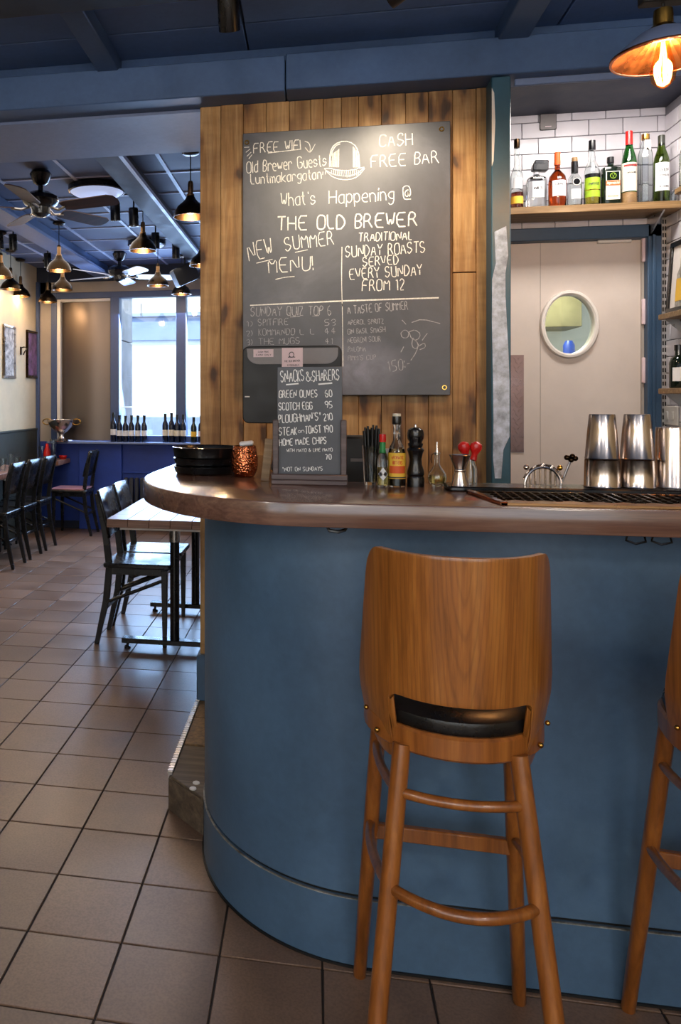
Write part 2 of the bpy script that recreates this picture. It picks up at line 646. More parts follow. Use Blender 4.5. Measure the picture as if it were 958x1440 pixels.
# ------------------------------------------------------------------ chalk lettering (single-stroke hand)
GLYPH = {
    'A': '022842 1434', 'B': '02082837362505 2534332202', 'C': '4738180703123243', 'D': '020828464422 2202', 'E': '42020848 0535',
    'F': '020848 0535', 'G': '47381807031232434525', 'H': '0802 4842 0545', 'I': '0802', 'J': '3833221203', 'K': '0802 380532',
    'L': '080232', 'M': '0208254842', 'N': '02084248', 'O': '180703123243473818', 'P': '02082837362505',
    'Q': '180703123243473818 2442', 'R': '02082837362505 2542', 'S': '373818070615254433221203', 'T': '0848 2822',
    'U': '080312324348', 'V': '082248', 'W': '0812263248', 'X': '0842 0248', 'Y': '082548 2522', 'Z': '08480242',
    '0': '180703122233372818', '1': '071812', '2': '07182837360232', '3': '071828373625 152534332212', '4': '280434 2822',
    '5': '3808052534332202', '6': '28070312223334250504', '7': '083812', '8': '1807061525343322120304152536372818',
    '9': '351506071828373522', '!': '0804 0302', "'": '1817', '&': '420718270403122245',
    '@': '36261514233436334447381807031242', '.': '0203', '-': '0525', '*': '1816 0728 0827', ')': '08161402', ':': '0304 0607',
    'a': '36160503122233 3632', 'd': '36160503122233 3832', 'e': '043435261605031232', 'g': '361605041333 36311001',
    'h': '0802 0516263532', 'i': '0602 0708', 'k': '0802 360432', 'l': '0802', 'm': '0602 05162522 25364542',
    'n': '0602 0516263532', 'p': '0600 0516263533221203', 'r': '0602 05162635', 's': '352616051434331203',
    't': '181322 0626', 'u': '0603122233 3632', 'w': '0612253246', 'o': '160503122233352616', 'y': '0623 3610',
}


def smooth2(pts):
    if len(pts) < 3:
        return pts
    out = [pts[0]]
    for a, b in zip(pts, pts[1:]):
        out += [(a[0] * .75 + b[0] * .25, a[1] * .75 + b[1] * .25), (a[0] * .25 + b[0] * .75, a[1] * .25 + b[1] * .75)]
    out.append(pts[-1])
    return out


def write(mb, text, x0, z0, x1, z1, h, w, fn, jit=0.25):
    adv, tot = [], 0.0
    for ch in text:
        adv.append(tot)
        if ch == ' ':
            tot += 3.7
            continue
        g = GLYPH.get(ch, '')
        mx = max([int(c) for c in g.replace(' ', '')[0::2]] or [0])
        tot += mx + 1.35
    tot -= 1.35
    dx, dz = x1 - x0, z1 - z0
    L = math.hypot(dx, dz)
    ux, uz = dx / L, dz / L
    sx, sz = L / max(tot, 1), h / 6
    for ch, a in zip(text, adv):
        if ch == ' ':
            continue
        lean = (random.random() - 0.4) * 0.10
        up = (random.random() - 0.5) * 0.35
        for st in GLYPH.get(ch, '').split():
            p = [(int(st[i]), int(st[i + 1])) for i in range(0, len(st), 2)]
            q = []
            for (px, pz) in p:
                px += (random.random() - .5) * jit
                pz += (random.random() - .5) * jit - 2 + up
                X = (a + px) * sx + lean * pz * sz
                Z = pz * sz
                q.append((x0 + X * ux - Z * uz, z0 + X * uz + Z * ux))
            mb.ribbon(smooth2(q), w, fn)
    return mb

# board and menu lettering: text, start (x, z), end (x, z), letter height in metres
BOARD_TEXT = [
    ('FREE WIFI', -0.242, 2.393, -0.052, 2.397, 0.0410),
    ('Old Brewer Guests', -0.270, 2.313, 0.050, 2.325, 0.0470),
    ('Luntmakargatan', -0.254, 2.266, 0.031, 2.274, 0.0410),
    ('CASH', 0.259, 2.390, 0.387, 2.390, 0.0480),
    ('FREE BAR', 0.227, 2.308, 0.486, 2.316, 0.0480),
    ("What's", -0.131, 2.168, 0.007, 2.172, 0.0540),
    ('Happening @', 0.062, 2.171, 0.380, 2.176, 0.0530),
    ('THE OLD BREWER', -0.145, 2.071, 0.403, 2.069, 0.0560),
    ('TRADITIONAL', 0.178, 2.015, 0.383, 2.015, 0.0340),
    ('SUNDAY ROASTS', 0.128, 1.953, 0.435, 1.963, 0.0440),
    ('SERVED', 0.195, 1.914, 0.333, 1.919, 0.0370),
    ('EVERY SUNDAY', 0.144, 1.863, 0.423, 1.874, 0.0420),
    ('FROM 12', 0.192, 1.816, 0.353, 1.816, 0.0440),
    ('NEW', -0.260, 1.949, -0.160, 1.969, 0.0740),
    ('SUMMER', -0.112, 1.987, 0.081, 2.007, 0.0560),
    ('MENU!', -0.179, 1.898, -0.002, 1.906, 0.0580),
    ('SUNDAY QUIZ TOP 6', -0.254, 1.724, 0.069, 1.723, 0.0370),
    ('1)', -0.270, 1.681, -0.247, 1.682, 0.0210),
    ('SPITFIRE', -0.223, 1.683, -0.102, 1.685, 0.0270),
    ('53', 0.045, 1.679, 0.087, 1.680, 0.0250),
    ('2)', -0.270, 1.641, -0.247, 1.643, 0.0220),
    ('KOMMANDO', -0.221, 1.644, -0.076, 1.644, 0.0270),
    ('L L', -0.054, 1.644, 0.003, 1.645, 0.0210),
    ('44', 0.043, 1.644, 0.087, 1.646, 0.0250),
    ('3)', -0.270, 1.605, -0.247, 1.606, 0.0220),
    ('THE MUGS', -0.221, 1.606, -0.054, 1.607, 0.0260),
    ('41', 0.045, 1.606, 0.075, 1.606, 0.0230),
    ('A TASTE OF SUMMER', 0.136, 1.724, 0.369, 1.739, 0.0330),
    ('APEROL SPRITZ', 0.136, 1.681, 0.276, 1.684, 0.0190),
    ('GIN BASIL SMASH', 0.136, 1.643, 0.282, 1.650, 0.0210),
    ('NEGRONI SOUR', 0.136, 1.608, 0.264, 1.613, 0.0210),
    ('PALOMA', 0.137, 1.573, 0.206, 1.574, 0.0190),
    ("PIMM'S CUP", 0.137, 1.538, 0.245, 1.541, 0.0190),
    ('150:-', 0.296, 1.491, 0.378, 1.502, 0.0430),
]
BOARD_MARKS = [
    ((-0.184, 2.391), (-0.054, 2.399)),
    ((-0.035, 2.431), (-0.019, 2.424), (-0.012, 2.406), (-0.014, 2.383)),
    ((-0.033, 2.405), (-0.014, 2.379), (0.007, 2.417)),
    ((-0.274, 2.399), (-0.256, 2.412)),
    ((-0.270, 2.382), (-0.252, 2.399)),
    ((-0.262, 2.372), (-0.248, 2.389)),
    ((-0.281, 2.420), (-0.260, 2.420)),
    ((0.038, 2.303), (0.037, 2.290)),
    ((0.048, 2.304), (0.047, 2.291)),
    ((-0.231, 1.941), (-0.165, 1.955)),
    ((-0.074, 1.980), (-0.023, 1.989)),
    ((-0.153, 1.872), (-0.115, 1.880), (-0.076, 1.882)),
    ((0.113, 1.996), (0.111, 1.872), (0.114, 1.757)),
    ((0.114, 1.768), (0.116, 1.653), (0.117, 1.514)),
    ((-0.257, 1.768), (-0.078, 1.773), (0.113, 1.778), (0.296, 1.780), (0.486, 1.782)),
    ((-0.093, 1.717), (-0.053, 1.719)),
    ((-0.004, 1.719), (0.022, 1.721)),
    ((0.064, 2.320), (0.066, 2.382), (0.083, 2.412), (0.122, 2.424), (0.159, 2.410), (0.178, 2.378), (0.182, 2.314)),
    ((0.068, 2.322), (0.071, 2.377), (0.087, 2.405), (0.106, 2.412)),
    ((0.043, 2.316), (0.064, 2.288), (0.092, 2.272), (0.125, 2.265), (0.162, 2.269), (0.185, 2.285), (0.206, 2.314), (0.181, 2.309)),
    ((0.043, 2.316), (0.069, 2.315), (0.083, 2.309), (0.125, 2.302), (0.167, 2.305), (0.184, 2.313)),
    ((0.050, 2.308), (0.078, 2.289), (0.125, 2.279), (0.171, 2.286), (0.199, 2.310)),
    ((0.071, 2.370), (0.070, 2.320)),
    ((0.075, 2.373), (0.073, 2.319)),
    ((0.079, 2.376), (0.077, 2.319)),
    ((0.083, 2.378), (0.081, 2.319)),
    ((0.086, 2.381), (0.085, 2.319)),
    ((0.090, 2.384), (0.088, 2.319)),
    ((0.094, 2.386), (0.092, 2.318)),
    ((0.098, 2.389), (0.096, 2.318)),
    ((0.101, 2.392), (0.100, 2.318)),
    ((0.157, 2.398), (0.158, 2.314)),
    ((0.161, 2.393), (0.162, 2.314)),
    ((0.165, 2.388), (0.166, 2.313)),
    ((0.169, 2.383), (0.170, 2.313)),
    ((0.172, 2.378), (0.173, 2.313)),
    ((0.176, 2.373), (0.177, 2.313)),
    ((0.071, 2.308), (0.073, 2.290)),
    ((0.079, 2.308), (0.081, 2.288)),
    ((0.086, 2.307), (0.088, 2.287)),
    ((0.094, 2.307), (0.096, 2.285)),
    ((0.101, 2.306), (0.103, 2.283)),
    ((0.109, 2.306), (0.111, 2.281)),
    ((0.116, 2.306), (0.118, 2.279)),
    ((0.124, 2.305), (0.126, 2.277)),
    ((0.131, 2.305), (0.133, 2.275)),
    ((0.139, 2.304), (0.141, 2.276)),
    ((0.146, 2.304), (0.148, 2.277)),
    ((0.154, 2.304), (0.156, 2.278)),
    ((0.161, 2.303), (0.163, 2.280)),
    ((0.169, 2.303), (0.171, 2.281)),
    ((0.176, 2.302), (0.178, 2.282)),
    ((0.184, 2.302), (0.185, 2.283)),
    ((0.346, 1.697), (0.362, 1.679)),
    ((0.383, 1.686), (0.423, 1.700), (0.491, 1.680)),
    ((0.342, 1.645), (0.355, 1.659), (0.373, 1.649), (0.369, 1.625), (0.346, 1.626), (0.342, 1.645)),
    ((0.373, 1.649), (0.396, 1.658), (0.419, 1.639), (0.405, 1.615), (0.383, 1.620), (0.373, 1.649)),
    ((0.387, 1.625), (0.410, 1.601), (0.401, 1.578), (0.383, 1.592), (0.387, 1.625)),
    ((0.342, 1.569), (0.353, 1.591)),
    ((0.380, 1.536), (0.401, 1.568), (0.410, 1.601)),
    ((0.423, 1.615), (0.443, 1.643)),
    ((0.410, 1.592), (0.432, 1.606), (0.437, 1.587), (0.414, 1.578)),
]
SIGN_TEXT = [
    ('SNACKS', -0.088, 1.427, -0.024, 1.431, 0.0310),
    ('&', -0.019, 1.431, -0.005, 1.431, 0.0260),
    ('SHARERS', -0.002, 1.430, 0.069, 1.433, 0.0290),
    ('GREEN OLIVES', -0.093, 1.385, 0.011, 1.387, 0.0200),
    ('60', 0.032, 1.387, 0.050, 1.388, 0.0190),
    ('SCOTCH EGG', -0.093, 1.351, -0.003, 1.354, 0.0200),
    ('95', 0.032, 1.357, 0.050, 1.358, 0.0180),
    ("PLOUGHMAN'S*", -0.093, 1.316, 0.020, 1.324, 0.0220),
    ('210', 0.027, 1.322, 0.051, 1.325, 0.0190),
    ('STEAK', -0.093, 1.282, -0.045, 1.284, 0.0210),
    ('on', -0.041, 1.289, -0.025, 1.290, 0.0100),
    ('TOAST', -0.022, 1.287, 0.021, 1.290, 0.0200),
    ('190', 0.029, 1.290, 0.051, 1.292, 0.0190),
    ('HOME MADE CHIPS', -0.092, 1.253, 0.035, 1.261, 0.0180),
    ('WITH MAYO & LIME MAYO', -0.072, 1.236, 0.051, 1.240, 0.0090),
    ('70', 0.033, 1.217, 0.048, 1.218, 0.0140),
    ('*NOT ON SUNDAYS', -0.083, 1.183, 0.025, 1.187, 0.0110),
]
SIGN_MARKS = [
    ((-0.074, 1.421), (-0.040, 1.424)),
    ((0.013, 1.422), (0.050, 1.425)),
]

# ================================================================== SETTING
T = 0.25044
YB_ = 4.16
GX, GY = 0.08519 * T, 6.8133 * T
# floor: grout bed + every tile the photograph shows as its own piece
floor = struct(MB().box(-2.98, -3.0, -0.06, 3.6, 8.3, -0.004).obj('floor', 'grout'), 'square grey-brown tiled floor of the bar and dining room')
tile_me = MB().box(-T / 2 + 0.0025, -T / 2 + 0.0025, -0.006, T / 2 - 0.0025, T / 2 - 0.0025, 0).mesh('floor_tile', 'tile', 0.0015)
far = MB()
cyw, syw = math.cos(YAW), math.sin(YAW)
for i in range(-12, 15):
    for j in range(-19, 27):
        X = GX + (i + .5) * T
        Y = GY + (j + .5) * T
        if not (-2.95 + T / 2 < X + .05 and X < 3.4 and Y < 8.2):
            continue
        near = Y > 0.9 and Y < 8.1 and not (X > -0.2 and Y > 2.1) and not (X > -0.62 and Y > 3.5) and X > -1.2 - 0.62 * Y + 0.3 and X < 1.2
        if near and (Y > 1.3):
            o = bpy.data.objects.new('tile', tile_me)
            scene.collection.objects.link(o)
            o.parent = floor
            o.location = (X, Y, (random.random() - .5) * 0.0008)
            o.rotation_euler = ((random.random() - .5) * .003, (random.random() - .5) * .003, 0)
        else:
            far.box(X - T / 2 + .0025, Y - T / 2 + .0025, -.006, X + T / 2 - .0025, Y + T / 2 - .0025, 0)
far.obj('floor_tiles', 'tile', floor, kind='stuff', weld=False)

# raised platform behind the bar
pl = thing('raised_platform', 'low weathered raised step behind the bar with ribbed metal nosing', 'platform', (-0.48, 2.62, 0))
MB().prism([(0, 0), (.138, -.138), (.138, 1.5), (.0, 1.5)], 0, .108).obj('plinth', 'platform_wood', pl, .002)
struct(MB().box(-.29, 2.55, 0, 1.75, YB_, .115).obj('floor_bar', 'step_tile'), 'raised floor of the working side behind the bar')
for k in range(5):
    y0 = .012 + k * .25
    if k == 0:
        MB().prism([(.012, -.004), (.138, -.130), (.138, .24), (.012, .24)], .106, .116).obj('fascia_board', 'platform_wood', pl, .002)
    else:
        MB().box(.012, y0 - .006, .106, .138, y0 + .238, .116).obj('step_tile', 'step_tile', pl, .002)
ns = MB().box(-.004, .02, .085, .010, 1.2, .121)
for k in range(58):
    ns.box(-.007, .024 + k * .02, .112, .011, .033 + k * .02, .1235)
ns.obj('ribbed_nosing', 'alu', pl, label='ribbed metal nosing strip')
MB().lathe([(0.0, .004), (.011, .003), (.012, 0)], (.10, -.035, .116), 12).obj('screw_cap', 'white_paint', pl)
MB().lathe([(0.0, .004), (.011, .003), (.012, 0)], (.095, -.075, .116), 12).obj('screw_cap', 'white_paint', pl)

# ceilings
ceil = struct(MB().box(-3.0, -3.0, 2.83, 3.6, 8.3, 2.9).obj('ceiling', 'dark_navy'), 'dark blue panelled ceiling over the bar and grid ceiling beyond')
# painted boards over the bar side, joints at measured lines
ys = [-3.0, -1.6, -.2, 1.1, 2.06, 3.02, 3.6]
xs = [-2.98, -1.45, -.262, .92, 2.1, 3.5]
for a, b in zip(ys, ys[1:]):
    for c, d in zip(xs, xs[1:]):
        MB().box(c + .004, a + .004, 2.812, d - .004, b - .004, 2.832).obj('ceiling_panel', 'ceil_blue', ceil, .003)
# grid ceiling of the dining room
gx = [-2.95, -2.62, -2.0, -1.51, -.89, -.27, .35]
gy = [3.9 + .49 * k for k in range(10)] 
for a, b in zip(gy, gy[1:]):
    for c, d in zip(gx, gx[1:]):
        MB().box(c + .006, a + .006, 2.806, d - .006, min(b, 8.2) - .006, 2.826).obj('ceiling_tile', 'ceil_tile', ceil, .002)
for x in gx[1:-1]:
    MB().box(x - .012, 3.9, 2.798, x + .012, 8.2, 2.808).obj('grid_bar', 'ceil_grid', ceil)
for y in gy[1:-1]:
    MB().box(-2.95, y - .009, 2.7985, .35, y + .009, 2.808).obj('grid_bar', 'ceil_grid', ceil)

# main header beam and joists
b1 = struct(MB().box(-2.95, 3.19, 2.612, -.112, 3.33, 2.755).obj('trim_1', 'beam_blue', bevel=.004), 'long blue painted header beam above the chalkboard wall')
MB().box(-.108, 3.185, 2.614, 2.4, 3.33, 2.757).obj('beam_board', 'beam_blue', b1, .004)
MB().box(-2.95, 3.25, 2.755, 2.4, 3.33, 2.812).obj('upper_board', 'beam_blue', b1, .003)
MB().box(.76, 3.235, 2.585, 2.3, 3.25, 2.612).obj('conduit', 'soffit', b1, .003)
struct(MB().box(-.885, -3.0, 2.745, -.795, 3.25, 2.812).obj('trim_2', 'beam_blue', bevel=.004), 'blue ceiling joist left of the chalkboard wall')
struct(MB().box(.69, -3.0, 2.745, .80, 3.25, 2.812).obj('trim_3', 'beam_blue', bevel=.004), 'blue ceiling joist above the teal post')
struct(MB().box(-2.95, 2.46, 2.725, .60, 2.645, 2.744).obj('trim_4', 'black_matt', bevel=.003), 'dark batten crossing the ceiling at upper left')
# soffit behind the beam on the dining side
struct(MB().box(-2.95, 3.33, 2.60, -.30, 3.86, 2.83).obj('trim_5', 'soffit'), 'smooth grey-blue soffit between bar and dining room')

# plank wall that carries the chalkboard
pw = struct(MB().box(-.46, 3.33, .1155, .69, 3.40, 2.80).obj('wall_center', 'black_matt'), 'wall of vertical reclaimed pine planks behind the chalkboard')
edges = [-.470, -.382, -.287, -.192, -.098, -.011, .04, .112, .18, .27, .364, .452, .544, .633, .689]
for k, (a, b) in enumerate(zip(edges, edges[1:])):
    dy = [0, .006, .001, .003, 0, .004, .002, .004, .001, .005, .001, .003, .0, .004][k]
    cuts = [(.1155, 2.612)]
    if k == 12:
        cuts = [(.1155, 1.883), (1.887, 2.612)]
    for z0, z1 in cuts:
        w = (b - a) / 2
        o = MB().box(-w + .0004, -.011, 0, w - .0004, .011, z1 - z0).obj('plank', 'plank', pw, .0018, loc=((a + b) / 2, 3.319 - dy, z0))
    for zz in (2.535, .9):
        for xx in ((a + b) / 2,) if b - a < .07 else (a + .022, b - .022):
            if zz > 1:
                MB().lathe([(0, -.0015), (.0035, -.001), (.0038, 0)], seg=8).obj('nail', 'brushed', pw, loc=(xx, 3.308 - dy, zz + random.uniform(-.008, .008)), rot=(R(90), 0, 0))
struct(MB().box(-.482, 3.285, .117, -.40, 3.42, .31).obj('baseboard_center', 'bar_blue', bevel=.006), 'blue skirting block at the foot of the plank wall')

# teal post with peeling paint
post = struct(MB().box(.668, 3.20, .1155, .738, 3.296, 2.612).obj('trim_6', 'post', bevel=.004), 'teal painted post with peeling plaster patch beside the plank wall')
def post_poly(pts, name, m, d=.003):
    MB().prism(pts, -d, 0, 'Y').obj(name, m, post, loc=(-.0245, 3.2005, 0))
post_poly([(.703, 2.02), (.745, 2.04), (.752, 1.93), (.742, 1.86), (.7425, 1.77), (.752, 1.58), (.757, 1.45), (.757, 1.24), (.735, 1.19), (.727, 1.08), (.705, 1.08), (.698, 1.16),
           (.700, 1.30), (.697, 1.50), (.694, 1.68), (.695, 1.84), (.708, 1.90)], 'peeling_patch', 'plaster')
post_poly([(.6935, 2.57), (.702, 2.55), (.706, 2.44), (.700, 2.29), (.6935, 2.27)], 'peeling_patch', 'white_paint', .002)

# tiled back-bar wall, right side wall
YB = 4.15
wb = struct(MB().box(.5, YB, .1155, .955, YB + .1, 2.8).obj('wall_back', 'tile_grout'), 'white metro tiled wall behind the bar bottles')
MB().box(.955, YB, 2.205, 1.62, YB + .1, 2.8).obj('wall_section', 'tile_grout', wb)
MB().box(1.62, YB, .1155, 1.80, YB + .1, 2.8).obj('wall_section', 'tile_grout', wb)
tw, th = .152, .0765
tm = {}
def wall_tile(x0, x1, z0, z1, side=False):
    w, h = round(x1 - x0, 3), round(z1 - z0, 3)
    if w < .012 or h < .012:
        return
    key = (w, h, side)
    if key not in tm:
        tm[key] = MB().box(-w / 2 + .0015, -.006, -h / 2 + .0015, w / 2 - .0015, .001, h / 2 - .0015).mesh('wall_tile', 'white_tile', .002)
    o = bpy.data.objects.new('wall_tile', tm[key])
    scene.collection.objects.link(o)
    o.rotation_euler = ((random.random() - .5) * .012, 0, (random.random() - .5) * .012)
    if side:
        o.parent = ws
        o.rotation_euler = (0, 0, R(-90))
        o.location = (1.65, (x0 + x1) / 2, (z0 + z1) / 2)
    else:
        o.parent = wb
        o.location = ((x0 + x1) / 2, YB, (z0 + z1) / 2)
for r in range(8):
    z0 = 2.205 + r * th - .005
    off = 0 if r % 2 else tw / 2
    for k in range(-1, 7):
        a = .93 + off + k * tw
        a, b = max(a, .90), min(a + tw, 1.65)
        wall_tile(a, b, max(z0, 2.21), min(z0 + th, 2.79))
for r in range(16):
    z0 = 2.2 - (r + 1) * th
    wall_tile(1.622, 1.65, z0, z0 + th)
ws = struct(MB().box(1.65, 2.6, .1155, 1.75, YB, 2.8).obj('wall_right', 'tile_grout'), 'white tiled return wall at the right edge behind the bar')
for r in range(20):
    z0 = 1.2 + r * th
    off = 0 if r % 2 else tw / 2
    for k in range(-1, 7):
        a = 3.4 + off + k * tw
        a, b = max(a, 3.4), min(a + tw, YB - .008)
        wall_tile(a, b, z0, z0 + th, True)
struct(MB().box(.5, 3.62, 2.772, 1.8, YB, 2.83).obj('trim_7', 'dark_navy', bevel=.003), 'dark blue bulkhead above the white tiles')

# door with oval porthole
dr = struct(MB().box(1.556, YB - .045, .1155, 1.618, YB + .06, 2.21).obj('door_1', 'blue_frame', bevel=.004), 'white service door with oval window and blue frame', 'door')
MB().box(.88, YB - .045, 2.150, 1.618, YB + .06, 2.212).obj('frame_head', 'blue_frame', dr, .004)
MB().box(.86, YB - .045, .1155, .905, YB + .06, 2.212).obj('frame_jamb', 'blue_frame', dr, .004)
MB().box(1.574, YB - .055, .1155, 1.588, YB - .045, 2.16).obj('frame_bead', 'blue_frame', dr, .002)
# leaf with an oval hole
leaf = MB()
N = 48
cx0, cz0, rx0, rz0 = 1.225, 1.747, .112, .143
inner, outer = [], []
x0, x1, z0, z1 = .907, 1.552, .125, 2.148
for k in range(N):
    a = 2 * PI * k / N
    inner.append((cx0 + rx0 * math.cos(a), cz0 + rz0 * math.sin(a)))
    dx, dz = math.cos(a), math.sin(a)
    tt = min([(x1 - cx0) / dx if dx > 1e-6 else 9, (x0 - cx0) / dx if dx < -1e-6 else 9, (z1 - cz0) / dz if dz > 1e-6 else 9, (z0 - cz0) / dz if dz < -1e-6 else 9])
    outer.append((cx0 + dx * tt, cz0 + dz * tt))
import bisect
vv, ff = [], []
for yy in (YB + .01, YB + .05):
    vv += [(a, yy, b) for a, b in inner] + [(a, yy, b) for a, b in outer]
for k in range(N):
    k2 = (k + 1) % N
    ff += [(k, k2, N + k2, N + k), (2 * N + k, 3 * N + k, 3 * N + k2, 2 * N + k2), (k, 2 * N + k, 2 * N + k2, k2)]
cs = [(x1, z1), (x0, z1), (x0, z0), (x1, z0)]
for c in cs:
    # corner triangles between the two ray hits that straddle the corner
    for k in range(N):
        a, b = outer[k], outer[(k + 1) % N]
        if (abs(a[0] - c[0]) < 1e-6 and abs(b[1] - c[1]) < 1e-6 or abs(a[1] - c[1]) < 1e-6 and abs(b[0] - c[0]) < 1e-6) and (a != c and b != c) and math.hypot(a[0] - b[0], a[1] - b[1]) < 1.2:
            i = len(vv)
            vv += [(c[0], YB + .01, c[1]), (c[0], YB + .05, c[1])]
            ff += [(N + k, N + (k + 1) % N, i), (3 * N + k, i + 1, 3 * N + (k + 1) % N)]
MB().add(vv, ff).obj('door_leaf', 'door_white', dr)
ringm = MB()
prof = [(1.0, .0), (1.0, -.016), (1.07, -.022), (1.16, -.020), (1.20, -.010), (1.20, .0)]
rv, rf = [], []
for (s_, y_) in prof:
    for k in range(N):
        a = 2 * PI * k / N
        rv.append((cx0 + rx0 * s_ * math.cos(a), YB + .01 + y_, cz0 + (rz0 + rx0 * (s_ - 1)) * math.sin(a)))
for j in range(len(prof) - 1):
    for k in range(N):
        rf.append((j * N + k, j * N + (k + 1) % N, (j + 1) * N + (k + 1) % N, (j + 1) * N + k))
ringm.add(rv, rf).obj('porthole_ring', 'white_paint', dr)
MB().prism([(cx0 + rx0 * 1.0 * math.cos(2 * PI * k / N), cz0 + rz0 * 1.0 * math.sin(2 * PI * k / N)) for k in range(N)], YB + .028, YB + .031, 'Y').obj('porthole_glass', 'window_glass', dr)
MB().box(1.094, YB + .0085, .125, 1.0965, YB + .0105, 2.148).obj('leaf_seam', 'cream_dim', dr)
# diamond kick plate on the left of the leaf
kp = MB().box(.91, YB + .006, 1.12, 1.018, YB + .0102, 1.60)
for r in range(22):
    for q in range(5):
        cxx = .92 + q * .022 + (r % 2) * .011
        if cxx > 1.008:
            continue
        ang = 45 if (r + q) % 2 else -45
        m3 = Matrix.Rotation(R(ang), 3, 'Y')
        kp.cbox((cxx, YB + .0045, 1.132 + r * .0215), (.017, .003, .005), m3)
kp.obj('diamond_plate', 'diamond', dr, label='pinkish diamond tread metal plate', weld=False)
for z in (1.70, 1.42, 2.0, .4):
    MB().lathe([(0, -.062), (.009, -.060), (.010, -.055), (.010, .055), (.009, .060), (0, .062)], (1.553, YB - .008, z + .10), 12).obj('hinge', 'pink_paper', dr)
MB().box(1.545, YB - .002, .13, 1.556, YB + .012, 2.15).obj('door_stop', 'cream_dim', dr)
MB().box(1.35, YB - .01, 2.135, 1.50, YB + .01, 2.150).obj('door_closer', 'white_paint', dr, .003)

# kitchen seen through the porthole
kt = thing('kitchen_unit', 'cream kitchen shelving seen through the oval door window', 'kitchen unit', (1.2, 5.6, 0))
MB().box(-.9, .25, 0, 1.2, .30, 2.7).obj('back_panel', 'kitchen', kt)
MB().box(-.9, 0.0, 1.55, -.12, .25, 1.59).obj('shelf', 'brushed', kt)
MB().box(-.10, -.1, 0.5, .05, .25, 2.3).obj('cupboard', 'kitchen_dark', kt, .004)
MB().box(.12, -.1, 1.35, .34, .25, 1.72).obj('appliance', 'white_paint', kt, .01)
MB().box(.20, -.1, 1.85, .50, .25, 2.2).obj('cupboard', 'kitchen_dark', kt, .004)
MB().tube([(.14, -.16, 1.2), (.14, -.16, 2.2)], .012).obj('pipe', 'steel', kt)
MB().lathe([(.0, 0), (.035, 0), (.035, .07), (.02, .10), (0, .10)], (.42, -.1, 1.66), 16).obj('container', 'navy', kt)
MB().box(-.42, -.05, 1.59, -.34, .1, 1.82).obj('storage_box', 'white_paint', kt, .004)
MB().box(-.30, -.05, 1.59, -.24, .1, 1.78).obj('storage_box', 'kitchen_dark', kt, .004)
struct(MB().box(.3, 6.2, 0, 2.6, 6.3, 2.8).obj('wall_kitchen', 'kitchen'), 'cream kitchen wall beyond the service door')
struct(MB().box(.3, 4.3, -.02, 2.6, 6.2, .0).obj('floor_kitchen', 'white_tile'), 'pale kitchen floor beyond the service door')

# dining room walls
struct(MB().box(-3.05, -3.0, 1.07, -2.95, 8.3, 2.83).obj('wall_left', 'cream'), 'cream upper wall of the dining room on the left')
struct(MB().box(-3.05, -3.0, 0, -2.935, 8.2, 1.06).obj('wall_left_lower', 'wainscot'), 'dark green wainscot under the cream wall')
struct(MB().box(-3.05, -3.0, 1.055, -2.925, 8.2, 1.075).obj('trim_8', 'wainscot', bevel=.004), 'dark dado rail on the left wall')
YW = 8.2
wf = struct(MB().box(-2.95, YW, .93, -2.79, YW + .14, 2.65).obj('wall_window', 'cream_dim'), 'pale plaster wall around the wide dining room window')
MB().box(-2.95, YW, 2.525, 1.2, YW + .14, 2.65).obj('wall_section', 'cream_dim', wf)
MB().box(-.45, YW, .93, 1.2, YW + .14, 2.53).obj('wall_section', 'cream_dim', wf)
struct(MB().box(-2.95, YW - .02, 2.645, 1.2, YW + .14, 2.83).obj('trim_9', 'dark_navy'), 'dark blue band above the window wall')
struct(MB().box(-2.95, YW - .05, 0, -2.915, YW, 2.65).obj('trim_10', 'window_blue', bevel=.004), 'dark blue corner trim left of the window')
lw = struct(MB().box(-2.95, YW, 0, 1.2, YW + .14, .93).obj('wall_window_lower', 'navy'), 'dark blue panelled wall under the window sill')
MB().box(-2.46, YW - .06, 0, -1.995, YW, .915).obj('pilaster', 'navy', lw, .004)
MB().box(-1.99, YW - .02, .60, .0, YW, .62).obj('panel_rail', 'navy', lw, .003)
struct(MB().box(-2.79, YW - .16, .915, .2, YW + .06, .935).obj('trim_11', 'soffit', bevel=.004), 'grey window sill that carries the wine bottles')
struct(MB().box(-2.95, YW - .03, 0, .9, YW, .08).obj('baseboard_window', 'dark_navy', bevel=.004), 'dark skirting along the window wall')
struct(MB().box(.30, 3.42, 0, .40, YW, 2.83).obj('wall_dining_right', 'cream_dim'), 'plaster wall closing the dining room on the right')
# window frame, blind and panes
wn = struct(MB().box(-2.785, YW - .03, .935, -2.72, YW + .1, 2.53).obj('window_1', 'window_blue', bevel=.004), 'wide blue framed window with bottles on its sill', 'window')
for (a, b, z0_, z1_, nm, mt) in ((-2.785, -.45, 2.465, 2.53, 'frame_head', 'window_blue'), (-2.125, -2.03, .935, 2.47, 'mullion', 'window_blue'), (-1.417, -1.311, .935, 2.47, 'mullion', 'window_blue'),
                                 (-.52, -.45, .935, 2.47, 'frame_jamb', 'window_blue'), (-2.03, -.52, .935, 1.0, 'frame_foot', 'window_blue'), (-2.72, -2.68, .935, 2.46, 'inner_frame', 'white_paint'),
                                 (-2.68, -2.125, 2.43, 2.462, 'inner_frame', 'white_paint')):
    MB().box(a, YW - .025, z0_, b, YW + .09, z1_).obj(nm, mt, wn, .004)
for a, b in ((-2.03, -1.417), (-1.311, -.52)):
    MB().box(a, YW + .05, .99, b, YW + .056, 2.47).obj('pane', 'window_glass', wn)
fl = MB()
pts = []
nn = 24
for k in range(nn + 1):
    u = k / nn
    pts.append((-2.68 + u * .555, YW + .04 - .05 * math.sin(PI * min(1, u * 1.0)) ** 1.0))
